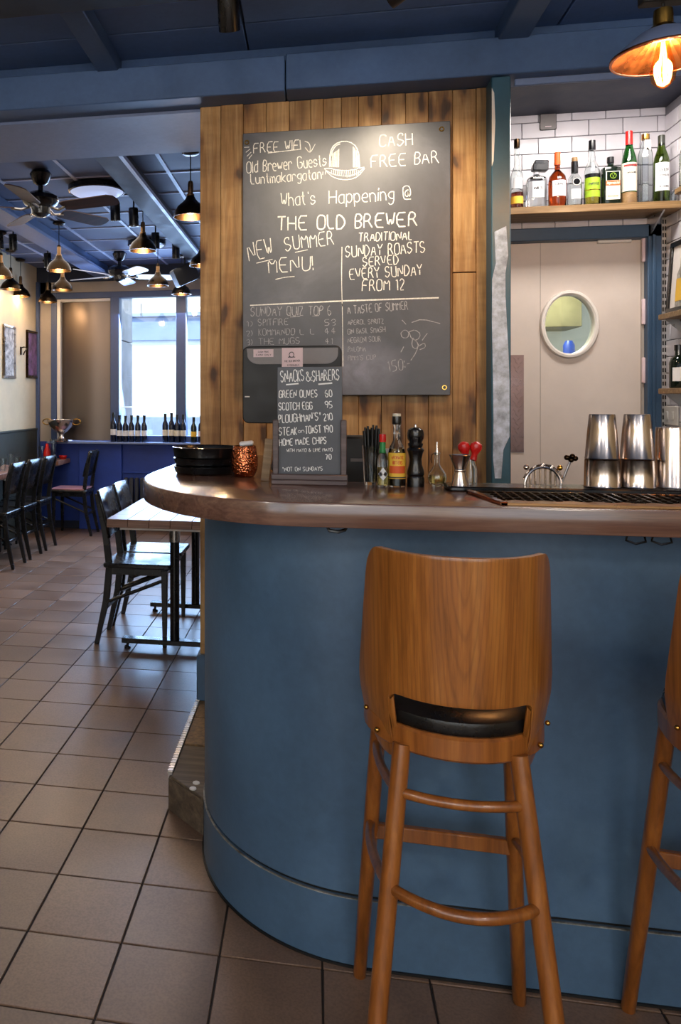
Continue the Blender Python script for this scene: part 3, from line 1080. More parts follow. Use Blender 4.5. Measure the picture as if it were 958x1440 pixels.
for (a, b), (c, d) in zip(pts, pts[1:]):
    fl.add([(a, b, .945), (c, d, .945), (c, d, 2.432), (a, b, 2.432)], [(0, 1, 2, 3)])
fl.obj('bronze_screen', 'blind', wn, label='curved bronze coloured screen behind the left pane')
MB().tube([(-1.80, YW + .02, 2.40), (-1.80, YW + .01, 2.26)], .004, 6).obj('window_stay', 'black', wn)

# outside
ow = thing('outside_building', 'white sunlit building seen through the dining room window', 'building', (-1, 11.5, 0))
MB().box(-4, 0, -1, 6, .3, 2.25).obj('wall', 'outside_white', ow)
MB().box(-4, -.05, 2.25, 6, .3, 2.60).obj('fascia', 'outside_blue', ow, .01)
MB().box(-4, -.10, 2.60, 6, .3, 2.66).obj('gutter', 'outside_blue', ow, .01)
MB().box(-4, .4, 2.5, 6, .7, 4.6).obj('upper_wall', 'outside_white', ow)
MB().box(-4, -.10, .0, 6, 0, 1.13).obj('plinth', 'outside_blue', ow, .01)
og = thing('stone_pier', 'grey stone side wall just outside the window', 'wall', (-2.25, 9.9, 0))
for k in range(5):
    MB().box(-.4, -1.40, -.2 + k * .75, .14, -.75, -.2 + (k + 1) * .75 - .012).obj('stone_slab', 'outside_grey', og, .004)
struct(MB().box(-6, 8.4, -.12, 8, 12, -.08).obj('ground_outside', 'outside_grey'), 'paved street outside the window')

# added globes, unseen behind the camera, to brighten the ceiling and bar
for gx_, gy_, lb in ((-1.6, -.9, 'added opal fill globe, unseen, left of the camera'), (1.5, -.9, 'added opal fill globe, unseen, right of the camera'), (0, -2.2, 'added opal fill globe, unseen, by the street windows')):
    g = thing('fill_globe', lb, 'lamp', (gx_, gy_, 2.40), 0, 'added fill globes of the front room')
    MB().sphere((0, 0, 0), .13, 20, 14).obj('globe', 'opal', g)
    MB().tube([(0, 0, .12), (0, 0, .41)], .008, 8).obj('stem', 'black', g)
# front part of the room, behind the camera
struct(MB().box(3.5, -3.0, 0, 3.6, 2.6, 2.83).obj('wall_bar_right', 'cream'), 'cream wall to the right of the bar')
struct(MB().box(1.75, 2.6, 0, 3.6, 2.7, 2.83).obj('wall_bar_back', 'cream'), 'cream wall behind the bar end')
wr = struct(MB().box(-3.0, -3.1, 0, 3.6, -3.0, .85).obj('wall_rear', 'cream'), 'street side wall with three windows')
MB().box(-3.0, -3.1, 2.65, 3.6, -3.0, 2.83).obj('wall_section', 'cream', wr)
for a, b in ((-3.0, -2.65), (-1.15, -.75), (.75, 1.15), (2.65, 3.6)):
    MB().box(a, -3.1, .85, b, -3.0, 2.65).obj('wall_section', 'cream', wr)

# ================================================================== BAR
def counter_outline():
    o = [(2.3, 1.80), (2.3, 2.28), (.02, 2.28)]
    o += arc(.02, 2.36, .08, .08, 270, 180, 5)
    o += [(-.06, 3.296), (-.470, 3.296), (-.505, 2.47)]
    o += arc(-.02, 2.42, .485, .62, 180, 270, 20)[1:]
    return o
bar = thing('serving_bar', 'curved blue painted bar front with kick board and groove', 'bar', (0, 1.98, 0))
def face_outline(off=0.0):
    o = [(-.335 + off, 3.285)] + arc(.13, 2.50, .465 - off, .523 - off, 180, 270, 26) + [(2.3, 1.977 + off)]
    return o
def wall_strip(z0, z1, off=0, th=.03):
    a = face_outline(off)
    b = face_outline(off + th)
    poly = a + b[::-1]
    n = len(a)
    vs_, fs = [], []
    for z in (z0, z1):
        vs_ += [(p[0], p[1] - 1.98, z) for p in a] + [(p[0], p[1] - 1.98, z) for p in b]
    for i in range(n - 1):
        fs += [(i, i + 1, 2 * n + i + 1, 2 * n + i), (n + i + 1, n + i, 3 * n + i, 3 * n + i + 1),
               (2 * n + i, 2 * n + i + 1, 3 * n + i + 1, 3 * n + i), (i + 1, i, n + i, n + i + 1)]
    return MB().add(vs_, fs)
wall_strip(.176, 1.094).obj('front_panel', 'bar_blue', bar, .0015)
wall_strip(.0, .166, -.003).obj('kick_board', 'bar_blue', bar, .0015)
wall_strip(.160, .180, .010, .015).obj('groove', 'black_matt', bar)
wall_strip(.1655, .1675, -.0042, .006).obj('chipped_edge', 'bar_edge', bar, label='chipped pale upper edge of the kick board')
wall_strip(.0, .006, -.008, .006).obj('floor_seal', 'black_matt', bar)

ct = MB().prism(counter_outline(), 1.094, 1.15).obj('bar_counter', 'counter', bevel=.005, seg=2)
tag(ct, 'thick dark oak bar counter with a rounded left end', 'counter')
hk = tag(MB().tube([(.66, 1.845, 1.094), (.655, 1.84, 1.08), (.67, 1.83, 1.075), (.69, 1.83, 1.08), (.69, 1.84, 1.094)], .0025, 6).tube([(.71, 1.845, 1.094), (.705, 1.84, 1.08), (.72, 1.83, 1.075), (.74, 1.83, 1.08), (.74, 1.84, 1.094)], .0025, 6).obj('bag_hook', 'black'),
         'small black double wire bag hook under the counter edge at right', 'hook')
tag(MB().tube([(.03, 1.835, 1.094), (.035, 1.83, 1.084), (.055, 1.825, 1.082), (.07, 1.83, 1.086), (.075, 1.835, 1.094)], .004, 6).obj('bag_hook', 'black'), 'small dark bracket under the counter edge at left', 'hook')

# lower work shelf behind the counter
wk = thing('back_worktop', 'low steel worktop hidden behind the bar counter', 'worktop', (.8, 2.6, .1155))
MB().box(-.78, -.30, .80, .80, .10, .83).obj('top', 'brushed', wk, .003)
for x in (-.74, .76):
    for y in (-.26, .06):
        MB().box(x - .02, y - .02, 0, x + .02, y + .02, .80).obj('leg', 'brushed', wk)

# copper drip tray and black bar mat
dt = thing('drip_tray', 'copper coloured drip tray with scalloped front edge', 'tray', (.37, 1.825, 1.15))
MB().box(.03, .02, .001, 1.6, .215, .003).obj('tray_floor', 'black', dt)
MB().box(.0, .222, .0, 1.62, .235, .006).obj('back_rim', 'bronze', dt, .002)
MB().prism([(-.0, .235), (.03, .0), (.045, .0), (.015, .235)], 0, .008).obj('side_rim', 'copper_plain', dt, .001)
sc = MB()
pr = []
for k in range(160):
    x = .03 + k * .01
    yy = .012 + .008 * math.sin(x * 2 * PI / .055)
    pr.append((x, yy))
for (a, b), (c, d) in zip(pr, pr[1:]):
    sc.add([(a, 0, .001), (c, 0, .001), (c, 0, .006), (a, 0, .006), (a, b + .012, .001), (c, d + .012, .001), (c, d + .012, .009), (a, b + .012, .009)], [(0, 1, 2, 3), (3, 2, 6, 7), (7, 6, 5, 4)])
sc.obj('scalloped_rim', 'brass_dull', dt)
gr = MB()
for k in range(78):
    gr.tube([(.05 + k * .02, .03, .006), (.05 + k * .02 + .01, .21, .008)], .0018, 5)
for k in range(5):
    gr.tube([(.04, .05 + k * .035, .0065), (1.6, .05 + k * .035, .0065)], .0018, 5)
gr.obj('wire_grille', 'bronze', dt, kind='stuff')
mt = MB().prism(rrect(0, 0, 1.5, .11, .01), 0, .012).obj('bar_mat', 'black', bevel=.003, loc=(.335, 2.085, 1.15))
tag(mt, 'long black rubber bar mat along the back of the counter', 'mat')

# ------------------------------------------------------------------ things on the counter
# shaker tins, two nested per stack
def tin_mesh(h=.17):
    return MB().lathe([(.0415, 0), (.0420, .002), (.0405, .004), (.0395, .03), (.036, .08), (.030, h - .004), (.0275, h), (0, h), (0, h - .002), (.026, h - .003), (.0385, .004), (.0405, 0)], seg=40)
tin = tin_mesh(.118).mesh('shaker_tin', 'steel')
def shaker(x, y, z, label, grp):
    o = bpy.data.objects.new('shaker_tin', tin)
    scene.collection.objects.link(o)
    o.location = (x, y, z)
    tag(o, label, 'shaker', grp)
    return o
low = MB().lathe([(.041, 0), (.0417, .002), (.0405, .0045), (.0392, .068), (.0395, .0685), (.036, .0695), (.030, .0705), (.028, .060), (.038, .003), (.040, 0)], seg=40).mesh('shaker_tin', 'steel')
up = MB().lathe([(.0388, 0), (.0396, .0015), (.0385, .003), (.0330, .07), (.0292, .109), (.028, .1115), (.020, .1105), (0, .1105), (0, .108), (.0275, .108), (.0375, .003)], seg=40).mesh('shaker_tin', 'steel')
for nm, (x, y) in {'first': (.707, 2.14), 'second': (.79, 2.148)}.items():
    w = {'first': 'left', 'second': 'middle'}[nm]
    for me, z, q in ((low, 1.162, 'lower'), (up, 1.2325, 'upper')):
        o = bpy.data.objects.new('shaker_tin', me)
        scene.collection.objects.link(o)
        o.location = (x, y, z)
        tag(o, f'{q} upturned steel shaker tin of the {w} stack on the bar mat', 'shaker', 'steel cocktail shaker tins')
t3 = MB().lathe([(.040, 0), (.0405, .002), (.039, .005), (.0375, .14), (.036, .149), (.0, .149), (0, .147), (.034, .146), (.038, .004)], seg=40).obj('shaker_tin', 'steel', loc=(.873, 2.155, 1.162))
tag(t3, 'shorter straight steel shaker tin nearest the right edge', 'shaker', 'steel cocktail shaker tins')

# hawthorne strainer and spoon
st = thing('cocktail_strainer', 'steel cocktail strainer with coiled spring standing beside the peeling post', 'strainer', (.575, 2.16, 1.162))
a_ = arc(0, 0, .043, .046, 0, 180, 20)
MB().tube([(x, 0, z) for x, z in a_], .0035, 8).obj('rim', 'steel', st)
for k in range(6):
    x = -.03 + k * .012
    MB().tube([(x, .003, 0), (x, .003, .046 * math.sqrt(1 - (x / .043) ** 2) - .002)], .0028, 6).obj('bar', 'steel', st)
co = [(x * 1.12 + .003 * math.cos(k * 2.2), .004 * math.sin(k * 2.2), z * 1.12 + .003 * math.cos(k * 2.2)) for k, (x, z) in enumerate(arc(0, 0, .043, .046, 20, 160, 110))]
MB().tube(co, .0013, 5).obj('spring', 'steel', st)
for sx_ in (-1, 1):
    MB().sphere((sx_ * .040, 0, .045), .007, 12, 8).obj('prong', 'brass' if sx_ > 0 else 'steel', st)
sp = thing('bar_spoon', 'twisted steel bar spoon with dark knob leaning by the strainer', 'spoon', (.62, 2.17, 1.162))
MB().tube([(0, 0, 0.0), (.012, .004, .03), (.024, .008, .058)], .003, 8).obj('shaft', 'brushed', sp)
kb = MB()
for d in ((0, 0, 0), (.010, 0, .004), (-.010, 0, .006), (.003, 0, .009)):
    kb.sphere((.027 + d[0], .009, .064 + d[2]), .007, 12, 8)
kb.obj('knob', 'bronze', sp)

# jigger
jg = thing('jigger', 'steel hourglass jigger standing on the bar mat', 'jigger', (.366, 2.115, 1.162))
MB().lathe([(.0, .030), (.012, .032), (.021, .0), (.0225, .0), (.0125, .036), (.0122, .040), (.027, .078), (.0265, .0785), (.011, .042), (0, .040)], seg=32).obj('cup', 'steel', jg)
MB().lathe([(.0127, .034), (.0142, .036), (.0142, .040), (.0127, .042)], seg=32).obj('band', 'steel', jg)

# glass cruet with two red caps
cr = thing('glass_cruet', 'small clear bottle with two red caps behind the jigger', 'bottle', (.412, 2.235, 1.15))
MB().lathe([(0, 0), (.017, 0), (.018, .01), (.018, .045), (.012, .062), (.012, .07), (.010, .07), (.010, .06), (.016, .044), (.016, .006), (0, .004)], seg=24).obj('glass_body', 'clear', cr)
for dx, tl in ((-.010, -.25), (.013, .2)):
    MB().lathe([(.006, 0), (.009, .004), (.008, .02), (.013, .028), (.016, .036), (.014, .046), (.006, .052), (0, .053)], seg=20, mat=Matrix.Rotation(tl, 3, 'Y')).obj('red_cap', 'red', cr, loc=(dx * .6, 0, .066))

# oil flask
fk = thing('oil_flask', 'round bellied clear oil flask with pouring stopper', 'bottle', (.322, 2.195, 1.15))
MB().lathe([(0, .001), (.012, .0), (.021, .008), (.0245, .022), (.022, .036), (.013, .048), (.0075, .058), (.0065, .085), (.009, .089), (.007, .090), (.0052, .084), (.0058, .058), (.011, .047), (.020, .035), (.0225, .022), (.019, .010), (0, .004)], seg=32).obj('glass_body', 'clear', fk)
MB().lathe([(0, .0045), (.018, .0105), (.0222, .022), (.0205, .030), (0, .030)], seg=32).obj('oil', 'oil', fk)
MB().lathe([(0, .083), (.005, .083), (.006, .092), (.003, .10), (.0022, .118), (0, .119)], seg=16).obj('pourer', 'steel', fk)
MB().tube([(.0, 0, .088), (-.012, 0, .086), (-.016, 0, .072), (-.013, 0, .062)], .0012, 6).obj('wire_clip', 'bronze', fk)

# pepper mill
pm = thing('pepper_mill', 'glossy black turned pepper mill', 'pepper mill', (.266, 2.185, 1.15))
MB().lathe([(0, 0), (.0225, 0), (.0225, .022), (.020, .028), (.0225, .033), (.0215, .042), (.0165, .058), (.0155, .072), (.0185, .088), (.022, .096), (.020, .101), (.0165, .104), (.019, .109), (.0195, .114)], seg=36).obj('body', 'black', pm)
MB().lathe([(.0165, .114), (.0165, .118), (.0205, .126), (.0215, .140), (.019, .150), (.011, .156), (0, .157)], seg=36).obj('head', 'black', pm)
MB().lathe([(.004, .156), (.0045, .160), (.003, .1645), (0, .165)], seg=14).obj('knob', 'steel', pm)

def cyl_fn(r, zoff=0.0, phi0=0.0):
    def f(x, z):
        a = x / r + phi0
        return (r * math.sin(a), -r * math.cos(a), z + zoff)
    return f

def sleeve(r, z0, z1, half=80, seg=20, r1=None):
    return MB().lathe([(r, z0), (r1 or r, z1)], seg=seg, a0=R(-90 - half), a1=R(-90 + half))

# bitters bottle, yellow label
bt = thing('bitters_bottle', 'bitters bottle with yellow and orange paper label and cork top', 'bottle', (.217, 2.175, 1.15))
MB().lathe([(0, 0), (.021, 0), (.0225, .004), (.0225, .084), (.019, .103), (.0095, .122), (.0085, .16), (.0105, .163), (.0105, .168), (0, .168)], seg=32).obj('glass_body', 'clear', bt)
MB().lathe([(0, .003), (.0205, .004), (.0212, .028), (0, .028)], seg=32).obj('dark_contents', 'black', bt)
MB().lathe([(0, .028), (.0205, .0282), (.0205, .082), (.016, .100), (0, .100)], seg=32).obj('liquid', 'oil', bt)
sleeve(.0228, .022, .090, 110).obj('label', 'label_yellow', bt, label='yellow paper label')
sleeve(.0230, .0365, .056, 60).obj('label_band', 'label_orange', bt)
sleeve(.0230, .024, .027, 105).obj('label_line', 'ink', bt)
w_ = MB()
write(w_, 'AROMATIC', -.016, .074, .016, .074, .008, .0011, cyl_fn(.0232))
write(w_, 'BITTERS', -.013, .060, .013, .060, .009, .0012, cyl_fn(.0232))
w_.obj('lettering', 'red', bt)
MB().lathe([(0, .165), (.0115, .165), (.0120, .168), (.0120, .184), (.0115, .186), (0, .186)], seg=20).obj('stopper', 'black', bt)
MB().lathe([(0, .186), (.010, .186), (.0105, .1875), (.0105, .193), (0, .194)], seg=20).obj('cork_top', 'label_cream', bt)

# pepper sauce
tb = thing('pepper_sauce_bottle', 'small pepper sauce bottle with red cap and green neck band', 'bottle', (.180, 2.165, 1.15))
MB().lathe([(0, 0), (.0135, 0), (.0145, .004), (.0145, .070), (.012, .082), (.0065, .096), (.0062, .122), (0, .122)], seg=28).obj('glass_body', 'clear', tb)
MB().lathe([(0, .003), (.0125, .004), (.0125, .052), (0, .052)], seg=28).obj('sauce', 'oil', tb)
MB().lathe([(.0092, .088), (.0075, .098), (.0075, .116), (.0066, .118)], seg=24).obj('neck_band', 'label_green', tb)
MB().lathe([(0, .118), (.0088, .118), (.0092, .120), (.0088, .139), (0, .140)], seg=24).obj('cap', 'red', tb)
dm = MB()
fn = cyl_fn(.0149)
dm.add([fn(0, .018), fn(.007, .0255), fn(.0135, .034), fn(.007, .0425), fn(0, .052), fn(-.007, .0425), fn(-.0135, .034), fn(-.007, .0255), fn(0, .034)], [(8, 0, 1), (8, 1, 2), (8, 2, 3), (8, 3, 4), (8, 4, 5), (8, 5, 6), (8, 6, 7), (8, 7, 0)])
dm.obj('diamond_label', 'label_white', tb)

# straws in a glass
sg = thing('straw_glass', 'clear tumbler holding black drinking straws', 'glass', (.155, 2.215, 1.15))
MB().lathe([(0, 0), (.019, 0), (.020, .003), (.0255, .105), (.024, .105), (.0185, .008), (0, .006)], seg=32).obj('glass_body', 'clear', sg)
k = 0
for ring, cnt in ((0.0, 1), (.008, 6), (.0145, 11)):
    for q in range(cnt):
        a = 2 * PI * q / cnt + ring * 90
        x_, y_ = ring * math.cos(a), ring * math.sin(a)
        s_ = 1.45
        h = .150 + random.uniform(-.006, .012)
        MB().tube([(x_ * .85, y_ * .85, .009), (x_ * s_, y_ * s_, h)], .0030, 7).obj('straw', 'black_matt', sg)
        k += 1

# white cups stack behind the sauces
wc = tag(MB().lathe([(0, 0), (.018, 0), (.022, .09), (.023, .09), (.023, .095), (.021, .095), (.017, .003), (0, .003)], seg=24).obj('paper_cup', 'white', loc=(.192, 2.245, 1.15)), 'white paper cup behind the bitters bottle', 'cup')

# slate menu sign in a wooden stand
sg = thing('menu_stand', 'small slate snack menu in a brown wooden counter stand', 'menu', (0, 0, 0))
Ys = 2.2
MB().box(-.113, Ys - .035, 1.15, .090, Ys + .035, 1.163).obj('base', 'sign_wood', sg, .002)
MB().box(-.113, Ys - .034, 1.163, .090, Ys - .018, 1.178).obj('front_rail', 'sign_wood', sg, .002)
MB().box(-.113, Ys + .01, 1.163, .090, Ys + .025, 1.178).obj('back_rail', 'sign_wood', sg, .002)
MB().box(-.110, Ys - .018, 1.163, -.094, Ys + .012, 1.325).obj('upright', 'sign_wood', sg, .002)
MB().box(.072, Ys - .018, 1.163, .088, Ys + .012, 1.325).obj('upright', 'sign_wood', sg, .002)
slate = MB().box(-.098, Ys - .002, 1.168, .077, Ys + .006, 1.470).obj('slate', 'slate', sg, .001)
tw_ = None
for (tx, ax, az, bx, bz, h) in SIGN_TEXT:
    w = MB()
    write(w, tx, ax, az, bx, bz, h, .0022 if h > .012 else .0013, lambda x, z: (x, Ys - .0026, z), .2)
    w.obj('lettering', 'chalkpen', slate)
w = MB()
for mk in SIGN_MARKS:
    w.ribbon(list(mk), .0035, lambda x, z: (x, Ys - .0026, z))
w.obj('underline', 'chalkpen', slate)

# till screen
ts = thing('till_screen', 'black till monitor seen from behind with a grey strip and two stickers', 'monitor', (0, 2.7, .945))
Z0 = .945
sc_poly = rrect(-.236, 1.30 - Z0, .092, 1.560 - Z0, .022)
MB().prism(sc_poly, -.018, .018, 'Y').obj('housing', 'black_matt', ts, .003)
g_poly = [(-.222, 1.552 - Z0)] + [(-.222 + .003, 1.530 - Z0)] + arc(-.180, 1.532 - Z0, .04, .033, 180, 270, 6) + arc(.040, 1.532 - Z0, .04, .033, 270, 360, 6) + [(.080, 1.552 - Z0)]
MB().prism(g_poly, -.0215, -.018, 'Y').obj('grey_strip', 'grey_plastic', ts, .001)
s1 = MB().box(-.199, -.0235, 1.523 - Z0, -.132, -.0216, 1.549 - Z0).obj('sticker', 'pink_paper', ts)
s2 = MB().box(-.104, -.0235, 1.484 - Z0, -.035, -.0216, 1.553 - Z0).obj('sticker', 'pink_paper', ts)
fn = lambda x, z: (x, -.0240, z - Z0)
w = MB()
write(w, 'CASH FREE', -.183, 1.538, -.148, 1.538, .005, .001, fn)
write(w, 'CARD ONLY', -.190, 1.528, -.140, 1.528, .005, .001, fn)
w.obj('small_print', 'ink', s1)
w = MB()
w.ribbon([(-.080 + .008 * math.cos(k / 10 * PI * 2) + .008, 1.530 + .009 * math.sin(k / 10 * PI * 2)) for k in range(-3, 9)], .0025, fn)
w.ribbon([(-.084, 1.522), (-.060, 1.522)], .003, fn)
write(w, 'THE OLD BREWER', -.096, 1.505, -.044, 1.507, .006, .001, fn)
write(w, 'STOCKHOLM', -.086, 1.492, -.048, 1.493, .005, .001, fn)
w.obj('small_print', 'ink', s2)
MB().box(-.03, .018, 1.15 - Z0, .03, .05, 1.40 - Z0).obj('neck', 'black_matt', ts, .003)
MB().box(-.055, -.05, 0, .06, .12, .02).obj('foot', 'black_matt', ts, .004)
MB().box(-.02, .03, .02, .02, .06, .36).obj('stem', 'black_matt', ts)
MB().tube([(-.12, 0, .365), (-.125, .01, .30), (-.128, -.05, .24), (-.135, -.12, .212), (-.11, -.16, .2095)], .004, 6).obj('cable', 'black_matt', ts)
MB().box(-.228, -.022, 1.388 - Z0, -.212, -.018, 1.392 - Z0).obj('vent_mark', 'white_paint', ts)

# receipt printer and card reader by the sign
rp = thing('receipt_printer', 'black box printer half hidden behind the menu stand', 'printer', (.135, 2.62, .945))
MB().box(-.038, -.06, 0, .045, .07, .318).obj('case', 'black_matt', rp, .006)
MB().box(-.055, -.075, 0.02, -.040, .05, .325).obj('side_plate', 'outside_blue', rp, .004)
MB().box(-.02, -.063, .24, .03, -.0598, .25).obj('paper_slot', 'grey_plastic', rp)
cd = tag(MB().box(-.012, 0, 0, .012, .012, .12).obj('menu_card', 'pale_wood', loc=(-.135, 2.28 - .03, 1.15), rot=(0, R(6), 0), bevel=.001), 'narrow wooden card leaning left of the slate menu', 'card')

# hammered copper mug with lime wedge
cm = thing('copper_mug', 'hammered copper mug with a folded white napkin on its rim', 'mug', (-.203, 2.375, 1.15))
MB().lathe([(0, 0), (.026, 0), (.030, .003), (.037, .018), (.0405, .038), (.040, .058), (.036, .078), (.0335, .092), (.032, .092), (.0345, .078), (.038, .058), (.038, .038), (.034, .018), (0, .006)], seg=48).obj('cup', 'copper', cm)
MB().tube([(-.034, 0, .078), (-.050, 0, .082), (-.057, 0, .062), (-.052, 0, .038), (-.038, 0, .028)], .0035, 10).obj('handle', 'copper_plain', cm, rot=(0, 0, R(-100)))
MB().cbox((.006, .0, .099), (.042, .022, .014), Matrix.Rotation(R(-6), 3, 'Y')).obj('napkin', 'white', cm, .004)

# black round trays
for k, (dx, dy, rr, lb) in enumerate(((0, 0, .104, 'bottom'), (-.003, .004, .101, 'middle'), (.002, -.003, .108, 'top'))):
    z = 1.15 + k * .0245
    hh = .034 if k == 2 else .024
    t_ = tag(MB().lathe([(0, 0), (rr - .012, 0), (rr - .006, .004), (rr - .002, hh - .006), (rr, hh - .001), (rr - .004, hh), (rr - .007, hh - .004), (rr - .011, .006), (0, .004)], seg=56).obj('serving_tray', 'black', loc=(-.332 + dx, 2.475 + dy, z)),
             {0: 'bottom black round serving tray of the stack', 1: 'middle black round serving tray of the stack', 2: 'top deep black round serving tray with upright rim'}[k], 'tray', 'stacked black serving trays')

# ------------------------------------------------------------------ the big chalkboard
YC = 3.27
cb = MB().box(-.287, YC, 1.398, .530, YC + .020, 2.478).obj('chalkboard', 'slate', bevel=.002)
tag(cb, 'large chalkboard with handwritten events screwed to the plank wall', 'chalkboard')
DIM = ('SUNDAY QUIZ TOP 6', 'SPITFIRE', 'KOMMANDO', 'THE MUGS', 'L L', '53', '44', '41', '1)', '2)', '3)', 'A TASTE OF SUMMER', 'APEROL SPRITZ', 'GIN BASIL SMASH', 'NEGRONI SOUR', 'PALOMA', "PIMM'S CUP", '150:-')
for (tx, ax, az, bx, bz, h) in BOARD_TEXT:
    w = MB()
    ww = .0054 if tx == 'THE OLD BREWER' else (.0036 if h > .030 else .0026)
    dim = tx in DIM
    write(w, tx, ax, az, bx, bz, h, ww * (.72 if dim else 1), lambda x, z: (x, YC - .0007, z))
    w.obj('lettering', 'chalk_dim' if dim else 'chalk', cb)
for mk in BOARD_MARKS:
    L_ = sum(math.hypot(a[0] - b[0], a[1] - b[1]) for a, b in zip(mk, mk[1:]))
    thick = .0050 if L_ > .45 else .0030
    up_ = mk[0][1] > 2.2 and .05 < mk[0][0] < .30
    w = MB().ribbon(smooth2(list(mk)), .0042 if up_ and len(mk) > 3 else (.0022 if up_ else thick), lambda x, z: (x, YC - .0006, z))
    w.obj('chalk_line', 'chalk' if (mk[0][1] > 1.77 or L_ > .2) else 'chalk_dim', cb)
for (x, z) in ((-.270, 2.440), (.497, 2.447), (.507, 1.428)):
    MB().lathe([(.005, 0), (.006, -.003), (.0095, -.003), (.0105, 0)], seg=20).obj('eyelet', 'brass', cb, loc=(x, YC - .0002, z), rot=(R(-90), 0, 0))

# ------------------------------------------------------------------ bar stools
def make_stool():
    s = thing('bar_stool', 'wooden bar stool with curved plywood back and black leather seat, in front of the bar', 'bar stool', (0, 0, 0))
    def seat_poly(rn, rf, n=40):
        p = []
        for k in range(n):
            a = 2 * PI * k / n
            c_, s_ = math.cos(a), math.sin(a)
            if s_ >= 0:
                e = .62
                p.append((rn * math.copysign(abs(c_) ** e, c_), rf * abs(s_) ** e))
            else:
                p.append((rn * c_, rn * s_))
        return p
    MB().prism(seat_poly(.170, .165), .722, .768).obj('seat_ring', 'stool', s, .005)
    cu = MB()
    vs_, fs = [], []
    n = 40
    lv = [(1.0, .768), (1.02, .778), (1.0, .792), (.93, .801), (.75, .806), (.4, .808), (.01, .808)]
    for sc_, z in lv:
        vs_ += [(x * sc_, y * sc_, z) for x, y in seat_poly(.160, .155)]
    for j in range(len(lv) - 1):
        for k in range(n):
            fs.append((j * n + k, j * n + (k + 1) % n, (j + 1) * n + (k + 1) % n, (j + 1) * n + k))
    cu.add(vs_, fs).obj('cushion', 'leather', s)
    tops = [(-.102, -.135), (.102, -.135), (.132, .125), (-.132, .125)]
    feet = [(-.176, -.268), (.176, -.268), (.178, .270), (-.178, .270)]
    def at(k, z):
        u = 1 - z / .735
        return (tops[k][0] + (feet[k][0] - tops[k][0]) * u, tops[k][1] + (feet[k][1] - tops[k][1]) * u, z)
    for k in range(4):
        MB().tube([at(k, .735), at(k, .5), at(k, .25), at(k, .004), at(k, 0)], [.0165, .0170, .0168, .0148, .013], 18).obj('leg', 'stool', s)
    def hoop(a, b, za, zb, bow, r):
        p, q = Vector(at(a, za)), Vector(at(b, zb))
        m = (p + q) / 2
        out = Vector((m.x, m.y, 0)).normalized()
        pts = []
        for i in range(15):
            t_ = i / 14
            pts.append(p.lerp(q, t_) + out * bow * math.sin(PI * t_) ** .8)
        return MB().tube(pts, r, 12)
    hoop(0, 1, .652, .652, .026, .0095).obj('stretcher', 'stool', s)
    hoop(0, 3, .652, .615, .012, .0095).obj('stretcher', 'stool', s)
    hoop(1, 2, .652, .615, .012, .0095).obj('stretcher', 'stool', s)
    hoop(0, 1, .490, .490, .060, .0105).obj('stretcher', 'stool', s)
    hoop(0, 3, .490, .415, .014, .0100).obj('stretcher', 'stool', s)
    hoop(1, 2, .490, .415, .014, .0100).obj('stretcher', 'stool', s)
    a, b = at(3, .395), at(2, .395)
    MB().box(a[0], a[1] - .009, .378, b[0], b[1] + .009, .412).obj('foot_rail', 'stool', s, .003)
    # moulded back shell
    nu, nv = 56, 34
    def hw(z):
        t_ = (z - .70) / .40
        return .150 + .026 * math.sin(min(1, max(0, t_ * 2.4)) * PI / 2) - .017 * max(0, t_ - .3) / .7
    def ztop(u):
        au = abs(u)
        r = .15
        return 1.100 - (0 if au < 1 - r else .055 * (1 - math.sqrt(max(0, 1 - ((au - 1 + r) / r) ** 2))))
    def zbot(u):
        au = abs(u)
        if au < .63:
            r = .10
            e = 0 if au < .63 - r else .022 * (1 - math.sqrt(max(0, 1 - ((au - .63 + r) / r) ** 2)))
            return .832 - e
        t_ = (au - .63) / .37
        return .700 + .055 * max(0, t_ - .45) ** 2 / .3 + .010 * max(0, .15 - t_) / .15
    us = [-1, -.99, -.975, -.955, -.93, -.90, -.87, -.83, -.79, -.75, -.71, -.67, -.645, -.6301, -.6299, -.625, -.615, -.60, -.58, -.56, -.52, -.46, -.4, -.32, -.24, -.16, -.08, 0]
    us = us + [-x for x in us[-2::-1]]
    vs_, fs = [], []
    for u in us:
        zb, zt = zbot(u), ztop(u)
        for j in range(nv + 1):
            z = zb + (zt - zb) * j / nv
            w_ = hw(z)
            x = w_ * math.sin(u * 1.05) / math.sin(1.05)
            depth = .165 - .055 * max(0, (z - .78) / .32)
            y = -.186 + depth * (abs(u) ** 2.1) - .012 * (z - .78) / .32
            vs_.append((x, y, z))
    for i in range(len(us) - 1):
        for j in range(nv):
            fs.append((i * (nv + 1) + j, (i + 1) * (nv + 1) + j, (i + 1) * (nv + 1) + j + 1, i * (nv + 1) + j + 1))
    sh = MB().add(vs_, fs).obj('backrest', 'stool_back', s, weld=False, angle=70)
    md = sh.modifiers.new('thickness', 'SOLIDIFY')
    md.thickness = .011
    md.offset = 0
    mb_ = sh.modifiers.new('edge', 'BEVEL')
    mb_.width = .0025
    mb_.segments = 2
    mb_.angle_limit = R(60)
    for sx_ in (-1, 1):
        MB().sphere((sx_ * .146, -.099, .742), .0055, 10, 6).obj('bolt', 'brass', s)
        MB().sphere((sx_ * .166, -.062, .770), .0050, 10, 6).obj('bolt', 'brass', s)
    return s
s1_ = make_stool()
s1_.location = (.272, 1.672, 0)
s1_.rotation_euler = (0, 0, R(-3))
s1_['label'] = 'wooden bar stool with its back fully visible in front of the bar'
s1_['group'] = 'bar stools at the counter'
s2_ = copy_tree(s1_, (.838, 1.661, 0), R(-8), 'wooden bar stool cut off by the right edge of the picture')

